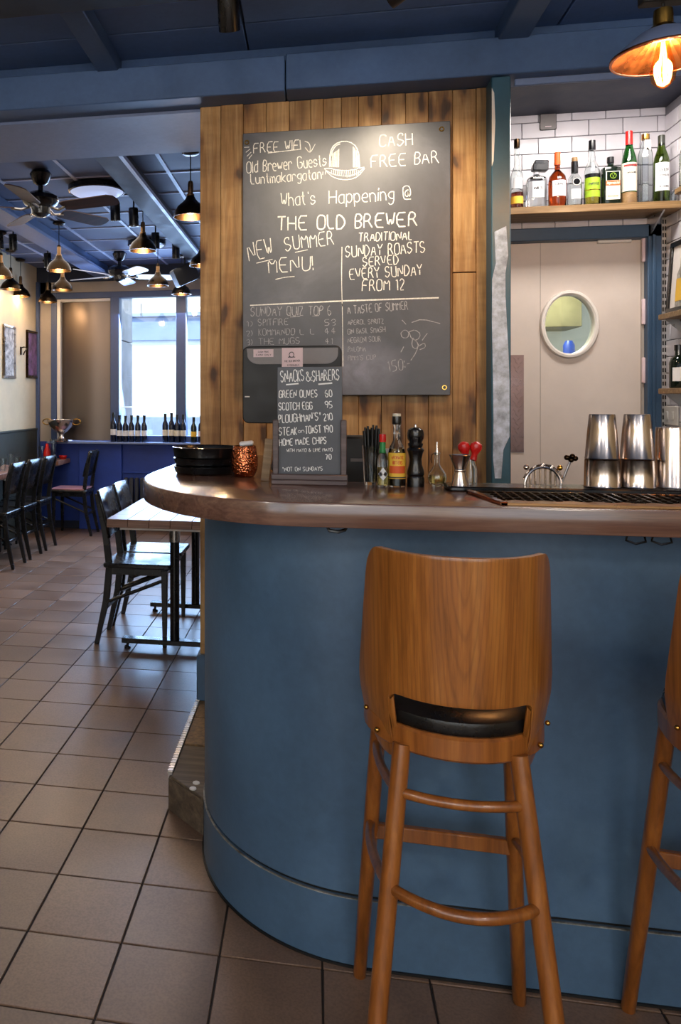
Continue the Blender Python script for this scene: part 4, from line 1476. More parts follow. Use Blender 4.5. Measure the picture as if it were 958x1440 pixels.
# ================================================================== BACK BAR
sh = thing('bottle_shelf', 'pale wooden wall shelf carrying the row of spirit bottles', 'shelf', (1.25, 4.04, 2.245))
MB().box(-.50, -.10, 0, .395, .095, .035).obj('board', 'pale_wood', sh, .003)
MB().prism([(-.02, .10), (-.02, 0), (.10, 0)], -.004, .004, 'X').obj('bracket', 'brushed', sh, loc=(.30, 0, 0), label='grey steel shelf bracket')
MB().prism([(.10, -.10), (.10, 0), (-.08, 0)], -.004, .004, 'X').obj('bracket', 'brushed', sh, loc=(.32, 0, 0))
ups = thing('shelf_standard', 'slotted steel shelf upright beside the door frame', 'bracket rail', (1.636, 4.13, 0))
MB().box(-.012, -.002, 1.0, .012, .014, 2.25).obj('rail', 'alu', ups)
sl = MB()
for k in range(38):
    sl.box(-.008, -.003, 1.03 + k * .032, -.002, -.0015, 1.05 + k * .032)
    sl.box(.002, -.003, 1.03 + k * .032, .008, -.0015, 1.05 + k * .032)
sl.obj('slots', 'black_matt', ups, kind='stuff')
YS = 3.98
ZS = 2.2805

def bottle(name, label, x, prof, m, cap=None, capm='black', y=YS, seg=28, sx=1.0, sy=1.0, lbl=(), liquid=None, z=ZS, extra=None, square=False):
    b = thing(name, label, 'bottle', (x, y, z), 0, 'spirit bottles on the wall shelf')
    mb = MB()
    if square:
        # square section with rounded corners: superellipse lathe
        n = 32
        vs_, fs = [], []
        for (r, zz) in prof:
            for k in range(n):
                a = 2 * PI * k / n
                c_, s_ = math.cos(a), math.sin(a)
                e = .45 if r > .02 else 1.0
                vs_.append((r * sx * math.copysign(abs(c_) ** e, c_), r * sy * math.copysign(abs(s_) ** e, s_), zz))
        for j in range(len(prof) - 1):
            for k in range(n):
                fs.append((j * n + k, j * n + (k + 1) % n, (j + 1) * n + (k + 1) % n, (j + 1) * n + k))
        mb.add(vs_, fs)
    else:
        mb.lathe(prof, seg=seg, sx=sx, sy=sy)
    mb.obj('glass_body', m, b)
    if liquid:
        MB().lathe(liquid[1], seg=seg, sx=sx, sy=sy).obj('liquid', liquid[0], b)
    if cap:
        MB().lathe(cap, seg=20).obj('cap', capm, b)
    for l in lbl:
        if square:
            w2, z0_, z1_, d_, mm = l
            MB().box(-w2, -d_ - .0015, z0_, w2, -d_, z1_).obj('label', mm, b, .0005)
        else:
            r_, z0_, z1_, half, mm = l
            sleeve(r_, z0_, z1_, half).obj('label', mm, b)
    return b

def shell(outer, t=.002):
    inner = [(max(r - t, 0), z + (t * 1.5 if k == 0 else 0)) for k, (r, z) in enumerate(outer)][::-1]
    return [(0, outer[0][1])] + outer + inner + [(0, outer[0][1] + t * 1.5)]

b = bottle('spirit_bottle', 'tall clear spirit bottle with yellow lower label at the left shelf end', .944,
       shell([(.026, 0), (.0275, .004), (.0275, .150), (.024, .170), (.013, .200), (.0115, .285), (.013, .288)]), 'clear',
       [(0, .286), (.0125, .286), (.0135, .290), (.0125, .328), (0, .329)], 'bronze', lbl=[(.0279, .02, .055, 90, 'label_yellow'), (.0279, .09, .14, 50, 'label_white')], liquid=('amber', [(0, .003), (.025, .003), (.025, .075), (0, .075)]))
b = bottle('spirit_bottle', 'squat square clear decanter with a wide black stopper', 1.03,
       [(0, 0), (.040, 0), (.042, .004), (.042, .120), (.038, .138), (.020, .150), (.012, .156), (.012, .178), (0, .178)], 'clear', None, square=True, sy=.8,
       lbl=[(.026, .042, .118, .0336, 'label_white')])
MB().prism(rrect(-.032, .172, .036, .205, .006), -.02, .02, 'Y').obj('stopper', 'black', b, .003, rot=(0, R(4), 0))
MB().prism(rrect(-.025, .200, .036, .222, .006), -.02, .02, 'Y').obj('stopper', 'black', b, .003, rot=(0, R(4), 0))
w = MB(); write(w, 'AMARETTO', -.020, .080, .020, .080, .012, .002, lambda x, z: (x, -.0356, z)); w.obj('lettering', 'ink', b)
b = bottle('spirit_bottle', 'round shouldered amber spirit bottle with orange cap', 1.122,
       [(0, 0), (.036, 0), (.0385, .005), (.0385, .120), (.035, .142), (.022, .160), (.012, .172), (.0115, .205), (0, .205)], 'amber',
       [(0, .196), (.0135, .196), (.014, .2), (.0135, .252), (.0125, .256), (0, .257)], 'label_orange', lbl=[(.0389, .045, .118, 48, 'label_white')])
w = MB(); write(w, 'COGNAC', -.018, .095, .018, .095, .010, .002, cyl_fn(.0392)); w.obj('lettering', 'ink', b)
b = bottle('spirit_bottle', 'small clear bottle with round black label and wooden stopper', 1.197,
       shell([(.029, 0), (.031, .005), (.031, .105), (.027, .13), (.013, .152), (.012, .19)]), 'clear',
       [(0, .155), (.0150, .155), (.0150, .208), (0, .208)], 'black', lbl=[(.0313, .03, .075, 42, 'label_white')])
MB().lathe([(0, .208), (.0125, .208), (.0135, .214), (.0130, .228), (0, .230)], seg=20).obj('stopper', 'pale_wood', b)
MB().lathe([(0, 0), (.019, 0)], seg=24).obj('round_label', 'black', b, loc=(0, -.0318, .108), rot=(R(90), 0, 0))
MB().lathe([(.0145, 0), (.0175, 0)], seg=24).obj('label_ring', 'white_paint', b, loc=(0, -.0322, .108), rot=(R(90), 0, 0))
b = bottle('spirit_bottle', 'long necked clear bottle with lime green label and black cap', 1.272,
       shell([(.031, 0), (.0335, .005), (.0335, .145), (.031, .165), (.017, .205), (.0135, .235), (.013, .262)]), 'clear',
       [(0, .258), (.0150, .258), (.0155, .262), (.0145, .302), (0, .304)], 'black', lbl=[(.0338, .035, .125, 80, 'green_liq'), (.0340, .125, .143, 80, 'black'), (.0341, .066, .070, 70, 'gold')], liquid=('yellow_liq', [(0, .003), (.0305, .004), (.0305, .12), (0, .12)]))
w = MB(); write(w, 'CHARTREUSE', -.024, .09, .024, .09, .010, .0016, cyl_fn(.0343)); w.obj('lettering', 'ink', b)
b = bottle('spirit_bottle', 'dark green square herbal liqueur bottle with orange band', 1.351,
       [(0, 0), (.039, 0), (.041, .004), (.041, .155), (.038, .168), (.020, .178), (.013, .184), (.0125, .20), (0, .20)], 'dark_glass',
       [(0, .193), (.0145, .193), (.015, .198), (.0145, .220), (0, .222)], 'black', square=True, sy=.75, lbl=[(.030, .018, .148, .0312, 'label_cream'), (.030, .082, .104, .0330, 'label_orange'), (.026, .106, .145, .0330, 'dark_glass')])
w = MB(); write(w, 'Jagermeister', -.028, .0885, .028, .0885, .012, .0018, lambda x, z: (x, -.0350, z)); w.obj('lettering', 'label_cream', b)
w = MB()
cc = [(.0125 * math.cos(2 * PI * k / 16), .127 + .0125 * math.sin(2 * PI * k / 16)) for k in range(17)]
f_ = lambda x, z: (x, -.0350, z)
w.ribbon(cc, .002, f_).ribbon([(-.004, .118), (0, .122), (.004, .118)], .002, f_).ribbon([(0, .120), (0, .128)], .003, f_).ribbon([(0, .127), (-.006, .131), (-.005, .136)], .0012, f_).ribbon([(0, .127), (.006, .131), (.005, .136)], .0012, f_)
w.obj('stag_emblem', 'green_liq', b)
w = MB(); write(w, 'KRAUTERLIKOR', -.022, .03, .022, .03, .007, .0012, lambda x, z: (x, -.0335, z)); w.obj('lettering', 'label_orange', b)
b = bottle('spirit_bottle', 'tall green glass bottle with bright red capsule and cream label', 1.430,
       [(0, 0), (.030, 0), (.0315, .004), (.0315, .185), (.028, .215), (.0155, .262), (.013, .29), (0, .29)], 'green_glass',
       [(0, .272), (.0155, .272), (.0150, .330), (.0145, .335), (0, .336)], 'red', lbl=[(.0319, .055, .185, 100, 'label_cream'), (.0320, .0, .05, 100, 'pale_wood'), (.0322, .168, .176, 60, 'red')])
w = MB(); write(w, 'LUXARDO', -.022, .166, .022, .166, .012, .0018, cyl_fn(.0324)); write(w, 'MARASCHINO', -.020, .135, .020, .135, .009, .0015, cyl_fn(.0324)); w.obj('lettering', 'ink', b)
b = bottle('spirit_bottle', 'tall clear faceted bottle with white neck tag', 1.499,
       shell([(.030, 0), (.032, .005), (.032, .200), (.030, .225), (.021, .262), (.015, .290), (.0145, .298)], .003), 'clear',
       [(0, .292), (.0165, .292), (.017, .296), (.0165, .317), (0, .318)], 'brass', seg=8)
MB().box(-.012, -.023, .24, .014, -.021, .285).obj('neck_tag', 'white', b)
b = bottle('spirit_bottle', 'tall olive green vermouth bottle with white label', 1.566,
       [(0, 0), (.031, 0), (.0325, .004), (.0325, .185), (.029, .208), (.0155, .25), (.0135, .29), (0, .29)], 'olive_glass',
       [(0, .262), (.0145, .262), (.0145, .304), (.0135, .308), (0, .309)], 'wainscot', lbl=[(.0329, .050, .178, 70, 'label_white')])
w = MB(); write(w, 'DOLIN', -.018, .135, .018, .137, .016, .002, cyl_fn(.0333)); write(w, 'VERMOUTH', -.020, .115, .020, .115, .008, .0014, cyl_fn(.0333)); write(w, 'DE CHAMBERY', -.02, .065, .02, .065, .007, .0014, cyl_fn(.0333)); w.obj('lettering', 'wainscot', b)
sg_ = thing('shot_glass', 'small clear glass lying at the right end of the bottle shelf', 'glass', (1.612, 3.975, 2.2805))
MB().lathe(shell([(.016, 0), (.017, .003), (.022, .062)], .0025), seg=20).obj('glass_body', 'clear', sg_)

# socket plate on the tiles
so = thing('wall_socket', 'square metal switch plate set in the white tiles', 'socket', (1.125, 4.142, 2.735))
MB().prism(rrect(-.0385, -.0405, .0385, .0405, .007), -.003, 0, 'Y').obj('back_box', 'black', so)
MB().prism(rrect(-.036, -.038, .036, .038, .006), -.006, -.003, 'Y').obj('plate', 'grey_plastic', so, .001)
for x in (-.018, .018):
    MB().lathe([(0, -.002), (.004, -.002), (.004, 0)], seg=10).obj('screw', 'black', so, loc=(x, -.007, 0), rot=(R(90), 0, 0))
MB().box(-.014, -.007, -.026, .014, -.006, -.022).obj('name_plate', 'pink_paper', so)

# side-wall shelves, picture frame and gin bottle at the right edge
for k, (z, lb, nm) in enumerate(((2.262, 'short side-wall shelf level with the long bottle shelf', 0), (1.738, 'side-wall shelf carrying the framed bottle picture', 1), (1.405, 'lowest side-wall shelf carrying the dark gin bottle', 2))):
    s = thing('side_shelf', lb, 'shelf', (1.59, 3.6, z), 0, 'shelves on the right side wall')
    y1 = .16 if k == 0 else .325
    MB().box(-.06, -.5, 0, .053, y1, .025).obj('board', 'pale_wood', s, .003)
    MB().prism([(-.05, 0), (.052, 0), (.052, -.085)], y1 - .045, y1 - .037, 'Y').obj('bracket', 'brushed', s)
fr = thing('framed_picture', 'black framed picture of a spirit bottle leaning on the side shelf', 'picture', (1.575, 3.82, 1.7645))
MB().box(-.010, -.12, 0, .010, .12, .022).box(-.010, -.12, .30, .010, .12, .322).box(-.010, -.12, .022, .010, -.098, .30).box(-.010, .098, .022, .010, .12, .30).obj('frame', 'black', fr, .001)
MB().box(-.002, -.1, .022, .006, .1, .30).obj('print', 'white', fr)
MB().prism([(-.06, .022), (.045, .022), (.045, .17), (.02, .20), (.015, .27), (-.03, .27), (-.035, .20), (-.06, .17)], -.0035, -.002, 'X').obj('printed_bottle', 'picture_a', fr)
MB().prism([(-.06, .05), (.045, .05), (.045, .15), (-.06, .15)], -.0045, -.0035, 'X').obj('printed_label', 'label_yellow', fr)
for o_ in [fr]:
    o_.rotation_euler = (0, R(4), 0)
gb = bottle('gin_bottle', 'dark green gin bottle on the lowest side shelf', 1.575, [(0, 0), (.034, 0), (.036, .005), (.036, .11), (.03, .13), (.014, .145), (.013, .17), (0, .17)], 'dark_glass',
            [(0, .165), (.016, .165), (.016, .19), (0, .192)], 'black', y=3.83, z=1.4305, lbl=[(.0364, .03, .09, 60, 'label_white')])
gb['group'] = 'bottles on the side shelves'
gb = bottle('rum_bottle', 'clear flask shaped bottle with red stopper on the top side shelf', 1.585, shell([(.05, 0), (.052, .004), (.052, .13), (.045, .16), (.018, .2), (.015, .27)]), 'clear',
            [(0, .255), (.018, .255), (.018, .31), (0, .312)], 'red', y=3.72, z=2.2875, sy=.6, lbl=[(.0524, .05, .12, 50, 'label_white')])
gb['group'] = 'bottles on the side shelves'
sw = thing('light_switch', 'white plastic switch plate under the lowest side shelf', 'switch', (1.642, 4.06, 1.305))
MB().box(-.008, -.075, -.045, 0, .075, .045).obj('plate', 'white_paint', sw, .003)
for y in (-.03, .03):
    MB().box(-.012, y - .012, -.02, -.008, y + .012, .02).obj('rocker', 'white_paint', sw, .002)

# ================================================================== LAMPS
def pendant(x, y, zr, label, energy=7, r=.098):
    """Dark metal bell pendant; origin on the ceiling."""
    p = thing('pendant_lamp', label, 'lamp', (x, y, 2.796), 0, 'small dining room pendants')
    d = zr - 2.796
    MB().lathe([(0, 0), (.05, 0), (.05, -.012), (.03, -.022), (0, -.024)], seg=24).obj('ceiling_rose', 'bronze', p)
    MB().tube([(0, 0, -.02), (0, 0, d + .20)], .0035, 6).obj('cord', 'black_matt', p)
    MB().lathe([(0, d + .21), (.012, d + .205), (.016, d + .19), (.016, d + .135), (.022, d + .13), (.022, d + .115), (0, d + .113)], seg=20).obj('lamp_holder', 'brass_dull', p)
    MB().lathe([(.020, d + .125), (.032, d + .10), (.046, d + .085), (.075, d + .06), (.094, d + .025), (r, d), (r - .002, d), (.091, d + .025), (.073, d + .057), (.044, d + .081), (.030, d + .096), (.018, d + .12)], seg=36).obj('lamp_shade', 'bronze', p)
    MB().sphere((0, 0, d + .045), .028, 16, 10).obj('bulb', 'glow', p)
    lamp('pendant_light', 'POINT', (x, y, zr - .005), energy, WARM, .03)
    return p
PEND = [(-.690, 4.47, 2.421, 'dark pendant lamp hanging nearest the plank wall'), (-1.186, 5.475, 2.431, 'dark pendant lamp hanging below the spotlight rail'),
        (-2.0, 6.066, 2.409, 'dark pendant lamp hanging just behind the near ceiling fan'), (-2.336, 7.193, 2.417, 'dark pendant lamp just above the left window pane'),
        (-2.82, 7.103, 2.424, 'bell pendant lamp close to the left cream wall'), (-2.909, 7.595, 2.421, 'bell pendant lamp hanging above the framed pictures'),
        (-1.401, 7.114, 2.421, 'bell pendant lamp beside the far ceiling fan'), (-1.28, 7.696, 2.416, 'bell pendant lamp in front of the right window mullion'),
        (-.859, 6.147, 2.427, 'dark pendant lamp half hidden by the plank wall'), (-2.66, 7.70, 2.371, 'pendant lamp in the far left corner by the blue trim'),
        (-2.60, 6.329, 2.415, 'pendant lamp cut off by the left picture edge')]
for k, (x, y, z, lb) in enumerate(PEND):
    pendant(x, y, z, lb, 7 if k < 3 else 3)

# big mirrored pendant over the counter
bp = thing('mirror_pendant_lamp', 'large pendant lamp with copper mirrored shade and glowing filament bulb over the bar', 'lamp', (.905, 2.29, 2.285))
MB().lathe([(.020, .075), (.055, .060), (.122, .004), (.124, .0), (.124, -.004), (.1195, -.004)], seg=48).obj('shade_outside', 'soffit', bp)
# faceted mirror lining
seg = 24
vs_, fs = [], []
for (r, z) in ((.020, .068), (.1205, -.002)):
    for k in range(seg):
        a = 2 * PI * k / seg
        vs_.append((r * math.cos(a), r * math.sin(a), z))
for k in range(seg):
    fs.append((k, (k + 1) % seg, seg + (k + 1) % seg, seg + k))
ml = MB().add(vs_, fs).obj('mirror_lining', 'mirror_copper', bp, angle=3)
for k in range(seg):
    a = 2 * PI * (k + .5) / seg
MB().lathe([(.1185, -.006), (.124, -.006), (.1255, -.002), (.1245, .002)], seg=48).obj('rim', 'copper_plain', bp)
MB().lathe([(0, .125), (.012, .125), (.022, .120), (.0235, .105), (.0235, .080), (.030, .076), (.036, .068), (.030, .060), (0, .060)], seg=28).obj('lamp_holder', 'brass', bp)
MB().lathe([(0, .055), (.010, .053), (.013, .040), (.018, .012), (.027, -.022), (.0305, -.045), (.027, -.066), (.014, -.080), (.005, -.085), (0, -.088)], seg=28).obj('bulb', 'bulb_glass', bp)
for k in range(8):
    a = 2 * PI * k / 8
    MB().tube([(.004 * math.cos(a), .004 * math.sin(a), .036), (.0125 * math.cos(a + .4), .0125 * math.sin(a + .4), -.058)], .0011, 5).obj('filament', 'filament', bp)
MB().tube([(0, 0, .12), (0, 0, .137)], .004, 8).obj('cord', 'black_matt', bp)
lamp('mirror_pendant_light', 'POINT', (.905, 2.29, 2.262), 16, WARM, .03)
rl = thing('lamp_rail', 'black steel rail that carries the big pendant', 'rail', (.90, 2.29, 2.422))
MB().box(-.05, -.02, 0, 1.0, .02, .03).obj('rail_bar', 'black_matt', rl, .003)
MB().box(-.03, -.01, .03, 0, .01, .390).obj('rail_hanger', 'black_matt', rl)
MB().box(.9, -.01, .03, .93, .01, .390).obj('rail_hanger', 'black_matt', rl)

# two ceiling track spots above the chalkboard
def spot_head(x, y, z, label, rx, grp, ln=.11, r=.032, rz=0, drop=None):
    s = thing('spotlight', label, 'spotlight', (x, y, z), rz, grp)
    top = drop or .08
    MB().tube([(0, 0, top), (0, 0, 0)], .006, 8).obj('stem', 'black', s)
    MB().lathe([(0, ln / 2), (r * .9, ln / 2), (r, ln / 2 - .01), (r, -ln / 2), (r - .006, -ln / 2), (r - .008, -ln / 2 + .02), (0, -ln / 2 + .02)], seg=20, mat=Matrix.Rotation(rx, 3, 'X')).obj('lamp_head', 'black', s)
    return s
spot_head(-.275, 2.60, 2.665, 'black ceiling spotlight aimed at the chalkboard', R(35), 'spotlights over the bar', .13, .036, 0, .06)
spot_head(.29, 2.60, 2.69, 'black ceiling spotlight half cut off above the chalkboard', R(70), 'spotlights over the bar', .13, .036, R(60), .035)
l = lamp('board_spot', 'SPOT', (.02, 2.30, 2.56), 30, (1.0, .84, .62), .09, spot=48, blend=.9)
aim(l, (.0, 3.27, 2.14))
l = lamp('plank_spot', 'SPOT', (.30, 2.78, 2.60), 28, (1.0, .84, .62), .05, spot=96, blend=.9)
aim(l, (.35, 3.27, 1.95))
# added lamp, unseen behind the beam, to light the tiles and bottles
fx = thing('added_downlight', 'added round downlight, unseen behind the header beam', 'lamp', (1.25, 3.45, 2.80))
MB().lathe([(0, .012), (.06, .012), (.06, 0), (.05, 0), (.05, .006), (0, .006)], seg=24).obj('fitting', 'white_paint', fx)
lamp('back_bar_fill', 'AREA', (1.25, 3.50, 2.78), 11, (1.0, .93, .86), .5, .2, (R(18), 0, 0))
lamp('kitchen_light', 'POINT', (1.3, 5.2, 2.3), 90, (1.0, .9, .66), .15)

# dining room girders with tracks and spotlights
for nm, x0, x1, lb in (('trim_12', -1.17, -1.02, 'painted steel girder with lighting track across the dining room ceiling'), ('trim_13', -2.30, -2.12, 'blue painted girder across the left of the dining room ceiling')):
    g = struct(MB().box(x0 + .03, 3.87, 2.705, x1 - .03, YW, 2.80).obj(nm, 'girder' if x0 > -2 else 'beam_blue'), lb)
    mm = 'girder' if x0 > -2 else 'soffit'
    MB().box(x0, 3.87, 2.690, x1, YW, 2.705).obj('flange', mm, g, .002)
    MB().box(x0 - .035, 3.87, 2.74, x0 - .005, YW - .4, 2.765).obj('track', 'white_paint', g)
    MB().box(x1 - .012, 3.87, 2.688, x1 + .012, YW - .3, 2.712).obj('edge_rail', 'ceil_grid' if x0 > -2 else mm, g)
for (x, y, z, lb) in ((-1.33, 5.25, 2.665, 'front black track spotlight of the pair by the round ceiling lamp'), (-1.24, 5.42, 2.66, 'second black track spotlight just behind the front one'),
                      (-1.27, 6.35, 2.68, 'black track spotlight beside the second pendant'), (-1.17, 6.75, 2.665, 'black track spotlight farthest along the girder'),
                      (-2.50, 6.05, 2.665, 'left black spotlight of the pair on the blue girder'), (-2.42, 6.15, 2.67, 'right black spotlight of the pair on the blue girder'),
                      (-2.40, 6.95, 2.66, 'single black spotlight near the end of the blue girder')):
    spot_head(x, y, z, lb, R(8), 'dining room track spotlights', .13, .034, 0, .135)
for (x, y, r, lb) in ((-1.418, 5.10, .19, 'near round flush ceiling lamp beside the girder'), (-1.47, 6.95, .17, 'far round flush ceiling lamp behind the pendant')):
    c = thing('ceiling_lamp', lb, 'lamp', (x, y, 2.798), 0, 'round flush ceiling lamps')
    MB().lathe([(0, 0), (r, 0), (r, -.035), (r - .012, -.04)], seg=36).obj('rim', 'black', c)
    MB().lathe([(r - .012, -.036), (r - .03, -.048), (r * .5, -.058), (0, -.061)], seg=36).obj('diffuser', 'lamp_disc', c)
spk = thing('ceiling_speaker', 'black box loudspeaker hanging near the far end of the girder', 'speaker', (-1.19, 7.35, 2.555), R(25))
MB().prism(rrect(-.11, -.085, .11, .085, .02), -.07, .07, 'Y').obj('cabinet', 'black_matt', spk, .005, rot=(0, R(-25), 0))
MB().tube([(0, 0, .07), (0, 0, .245)], .008, 8).obj('bracket', 'black_matt', spk)

# ceiling fans
def fan(x, y, z, a0, label, bladem, lit=False):
    f = thing('ceiling_fan', label, 'fan', (x, y, 2.798), R(a0), 'dark ceiling fans')
    d = z - 2.798
    MB().lathe([(0, 0), (.055, 0), (.068, -.02), (.045, -.075), (.02, -.09), (0, -.09)], seg=28).obj('canopy', 'black', f)
    MB().tube([(0, 0, -.08), (0, 0, d + .05)], .016, 12).obj('down_rod', 'black', f)
    MB().lathe([(0, d + .07), (.06, d + .065), (.105, d + .04), (.115, d + .015), (.10, d - .01), (.06, d - .03), (.055, d - .07), (.03, d - .085), (0, d - .088)], seg=32).obj('motor_housing', 'black', f)
    for k in range(5):
        a = 2 * PI * k / 5
        rot = Matrix.Rotation(a, 3, 'Z') @ Matrix.Rotation(R(-13), 3, 'X')
        bl = MB()
        vs0 = [Vector(p) for p in [(.16, -.045, -.003), (.20, -.058, -.003), (.50, -.065, -.003), (.535, -.045, -.003), (.545, 0, -.003), (.535, .045, -.003), (.50, .065, -.003), (.20, .058, -.003), (.16, .045, -.003)]]
        vv_ = [rot @ p + Vector((0, 0, d - .035)) for p in vs0] + [rot @ (p + Vector((0, 0, .006))) + Vector((0, 0, d - .035)) for p in vs0]
        n = len(vs0)
        bl.add(vv_, [tuple(range(n - 1, -1, -1)), tuple(range(n, 2 * n))] + [(i, (i + 1) % n, (i + 1) % n + n, i + n) for i in range(n)])
        bl.obj('blade', bladem, f)
        MB().tube([rot @ Vector((.07, 0, 0)) + Vector((0, 0, d - .03)), rot @ Vector((.12, .02, 0)) + Vector((0, 0, d - .045)), rot @ Vector((.18, 0, 0)) + Vector((0, 0, d - .040))], .008, 8).obj('blade_arm', 'brushed', f)
    return f
M['fan_dark'] = wood('fan_blade_dark', '#2a1614', '#3a201c', '#4a2a24', 0, .65, 1.0, varr=.1)
M['fan_lit'] = plain('fan_blade_lit', '#a9b2cc', .3)  # light on the far blades, put into their colour
fan(-1.665, 4.69, 2.60, -15, 'near dark ceiling fan with five brown blades', 'fan_dark')
fan(-1.83, 7.39, 2.60, 20, 'far ceiling fan above the window, blades coloured pale as if lit', 'fan_lit')

# ================================================================== DINING FURNITURE
def make_chair():
    """Origin on floor under seat centre, faces +X."""
    c = thing('dining_chair', 'black wooden dining chair', 'chair')
    MB().prism(rrect(-.19, -.165, .20, .165, .02), .435, .462).obj('seat', 'chair', c, .006)
    MB().box(-.17, -.145, .395, .17, .145, .436).obj('seat_rail', 'chair', c, .003)
    for s in (-1, 1):
        MB().add([(.15, s * .130, .0), (.172, s * .130, 0), (.172, s * .152, 0), (.15, s * .152, 0), (.142, s * .122, .43), (.178, s * .122, .43), (.178, s * .158, .43), (.142, s * .158, .43)],
                 [(0, 3, 2, 1), (4, 5, 6, 7), (0, 1, 5, 4), (1, 2, 6, 5), (2, 3, 7, 6), (3, 0, 4, 7)]).obj('leg', 'chair', c, .003)
        pts = [(-.232, 0), (-.176, .25), (-.158, .44), (-.180, .62), (-.232, .845)]
        lb = MB()
        vs_, fs = [], []
        for (x, z) in pts:
            hw_ = .013 if z < .1 or z > .8 else .019
            vs_ += [(x - hw_, s * .135 - .011, z), (x + hw_, s * .135 - .011, z), (x + hw_, s * .135 + .011, z), (x - hw_, s * .135 + .011, z)]
        for j in range(4):
            for k in range(4):
                fs.append((j * 4 + k, j * 4 + (k + 1) % 4, j * 4 + 4 + (k + 1) % 4, j * 4 + 4 + k))
        fs += [(3, 2, 1, 0), (16, 17, 18, 19)]
        lb.add(vs_, fs).obj('leg', 'chair', c, .003)
        MB().tube([(.15, s * .140, .37), (-.165, s * .138, .24)], .010, 8).obj('stretcher', 'chair', c)
    MB().box(-.16, -.14, .20, -.145, .14, .225).obj('cross_stretcher', 'chair', c, .003, loc=(-.02, 0, 0))
    bk = MB()
    vs_, fs = [], []
    n = 10
    for (x, z) in ((-.170, .60), (-.186, .68), (-.214, .78), (-.236, .86)):
        for k in range(n + 1):
            u = -1 + 2 * k / n
            vs_.append((x - .022 * (1 - u * u) + .008, u * .158, z))
    m_ = n + 1
    for j in range(3):
        for k in range(n):
            fs.append((j * m_ + k, j * m_ + k + 1, (j + 1) * m_ + k + 1, (j + 1) * m_ + k))
    o = bk.add(vs_, fs).obj('backrest', 'chair', c)
    o.modifiers.new('thickness', 'SOLIDIFY').thickness = .016
    return c
c0 = make_chair()
c0.location = (-.975, 4.475, 0)
c0['label'] = 'near black dining chair pushed under the small worn table'
c0['group'] = 'black dining chairs'
copy_tree(c0, (-.975, 4.835, 0), 0, 'second black dining chair behind the near one at the small table')
copy_tree(c0, (-.30, 4.62, 0), PI, 'black dining chair facing the near one, mostly hidden by the bar')
copy_tree(c0, (-2.63, 6.23, 0), PI, 'nearest black chair of the row on the left')
copy_tree(c0, (-2.63, 6.63, 0), PI, 'middle black chair of the row on the left')
copy_tree(c0, (-2.63, 7.04, 0), PI, 'farthest black chair of the row on the left')
sc_ = copy_tree(c0, (-2.44, 7.86, 0), PI, 'black chair with dusty pink seat against the dark blue wall')
for ch in sc_.children:
    if ch.name.startswith('seat') and not ch.name.startswith('seat_rail'):
        MB().prism(rrect(-.17, -.155, .19, .155, .03), .462, .478).obj('seat_pad', 'seat_pink', sc_, .006)
        break
def table(x, y, w, d, label, zt=.735, th=.045, grp='wooden dining tables', m='table_wood'):
    t = thing('dining_table', label, 'table', (x, y, 0), 0, grp)
    nb = max(2, round(w / .12))
    for k in range(nb):
        a = -w / 2 + w * k / nb
        MB().box(a + .0006, -d / 2, zt - th, a + w / nb - .0006, d / 2, zt).obj('plank', m, t, .002)
    MB().box(-w / 2 + .06, -d / 2 + .06, zt - th - .02, w / 2 - .06, d / 2 - .06, zt - th).obj('under_frame', 'white_paint' if grp.startswith('wooden') else 'black', t)
    for yy in ((-d / 2 + .14, d / 2 - .14) if d > .8 else (0,)):
        cxx_ = 0 if w > .5 else -w * .34
        MB().tube([(cxx_, yy, .05), (cxx_, yy, zt - th - .02)], .026, 16).obj('column', 'black', t)
        MB().tube([(cxx_, yy, zt - th - .09), (cxx_, yy, zt - th - .02)], .030, 16).obj('collar', 'brushed', t)
        MB().box(-w * .42, yy - .03, .035, w * .42 if w > .5 else -w * .2, yy + .03, .062).obj('foot_bar', 'black', t, .003)
        for s in (-1, 1):
            MB().lathe([(0, 0), (.018, 0), (.018, .012), (.008, .016), (.008, .036), (0, .036)], (s * w * .38 if w > .5 else -w * .38 + .03 * (s + 1), yy, 0), 14).obj('foot', 'black', t)
    return t
tt_ = table(-.75, 4.68, .70, 1.06, 'small worn wooden table with pale reflections beside the bar end')
# second foot bars of the cast base
table(-2.76, 6.60, .34, 1.30, 'long pale table with glasses against the left wall', .75, .045)
table(-2.74, 7.98, .34, .40, 'small pale table end beside the window corner', .75, .045)
# table things
def tumbler(x, y, z, lb, h=.11, r=.032):
    o = MB().lathe([(0, 0), (r * .8, 0), (r, h), (r - .0025, h), (r * .8 - .0025, .008), (0, .006)], seg=20).obj('tumbler', 'clear', loc=(x, y, z))
    tag(o, lb, 'glass', 'glasses on the left tables')
tumbler(-2.64, 6.80, .7505, 'rightmost clear tumbler on the near left table')
tumbler(-2.73, 6.88, .7505, 'clear tumbler left of the rightmost one on the near table', .13)
tumbler(-2.70, 6.62, .7505, 'clear tumbler nearest the front of the near left table')
tumbler(-2.82, 6.75, .7505, 'clear tumbler close to the wall on the near left table')
tumbler(-2.80, 7.93, .7505, 'clear tumbler left of the red bottle', .14, .034)
tumbler(-2.66, 7.88, .7505, 'tall clear glass right of the red bottle', .22, .036)
rb = thing('red_bottle', 'dark red glass water bottle on the small table end', 'bottle', (-2.735, 7.90, .7505))
MB().lathe([(0, 0), (.036, 0), (.038, .01), (.038, .08), (.02, .13), (.016, .17), (0, .172)], seg=24).obj('glass_body', 'red', rb)
tag(MB().lathe([(0, 0), (.03, 0), (.045, .03), (.042, .036), (.02, .03), (0, .028)], seg=24).obj('napkin_bowl', 'red', loc=(-2.62, 8.08, .7505)), 'low dark red bowl at the far corner of the table end', 'bowl')

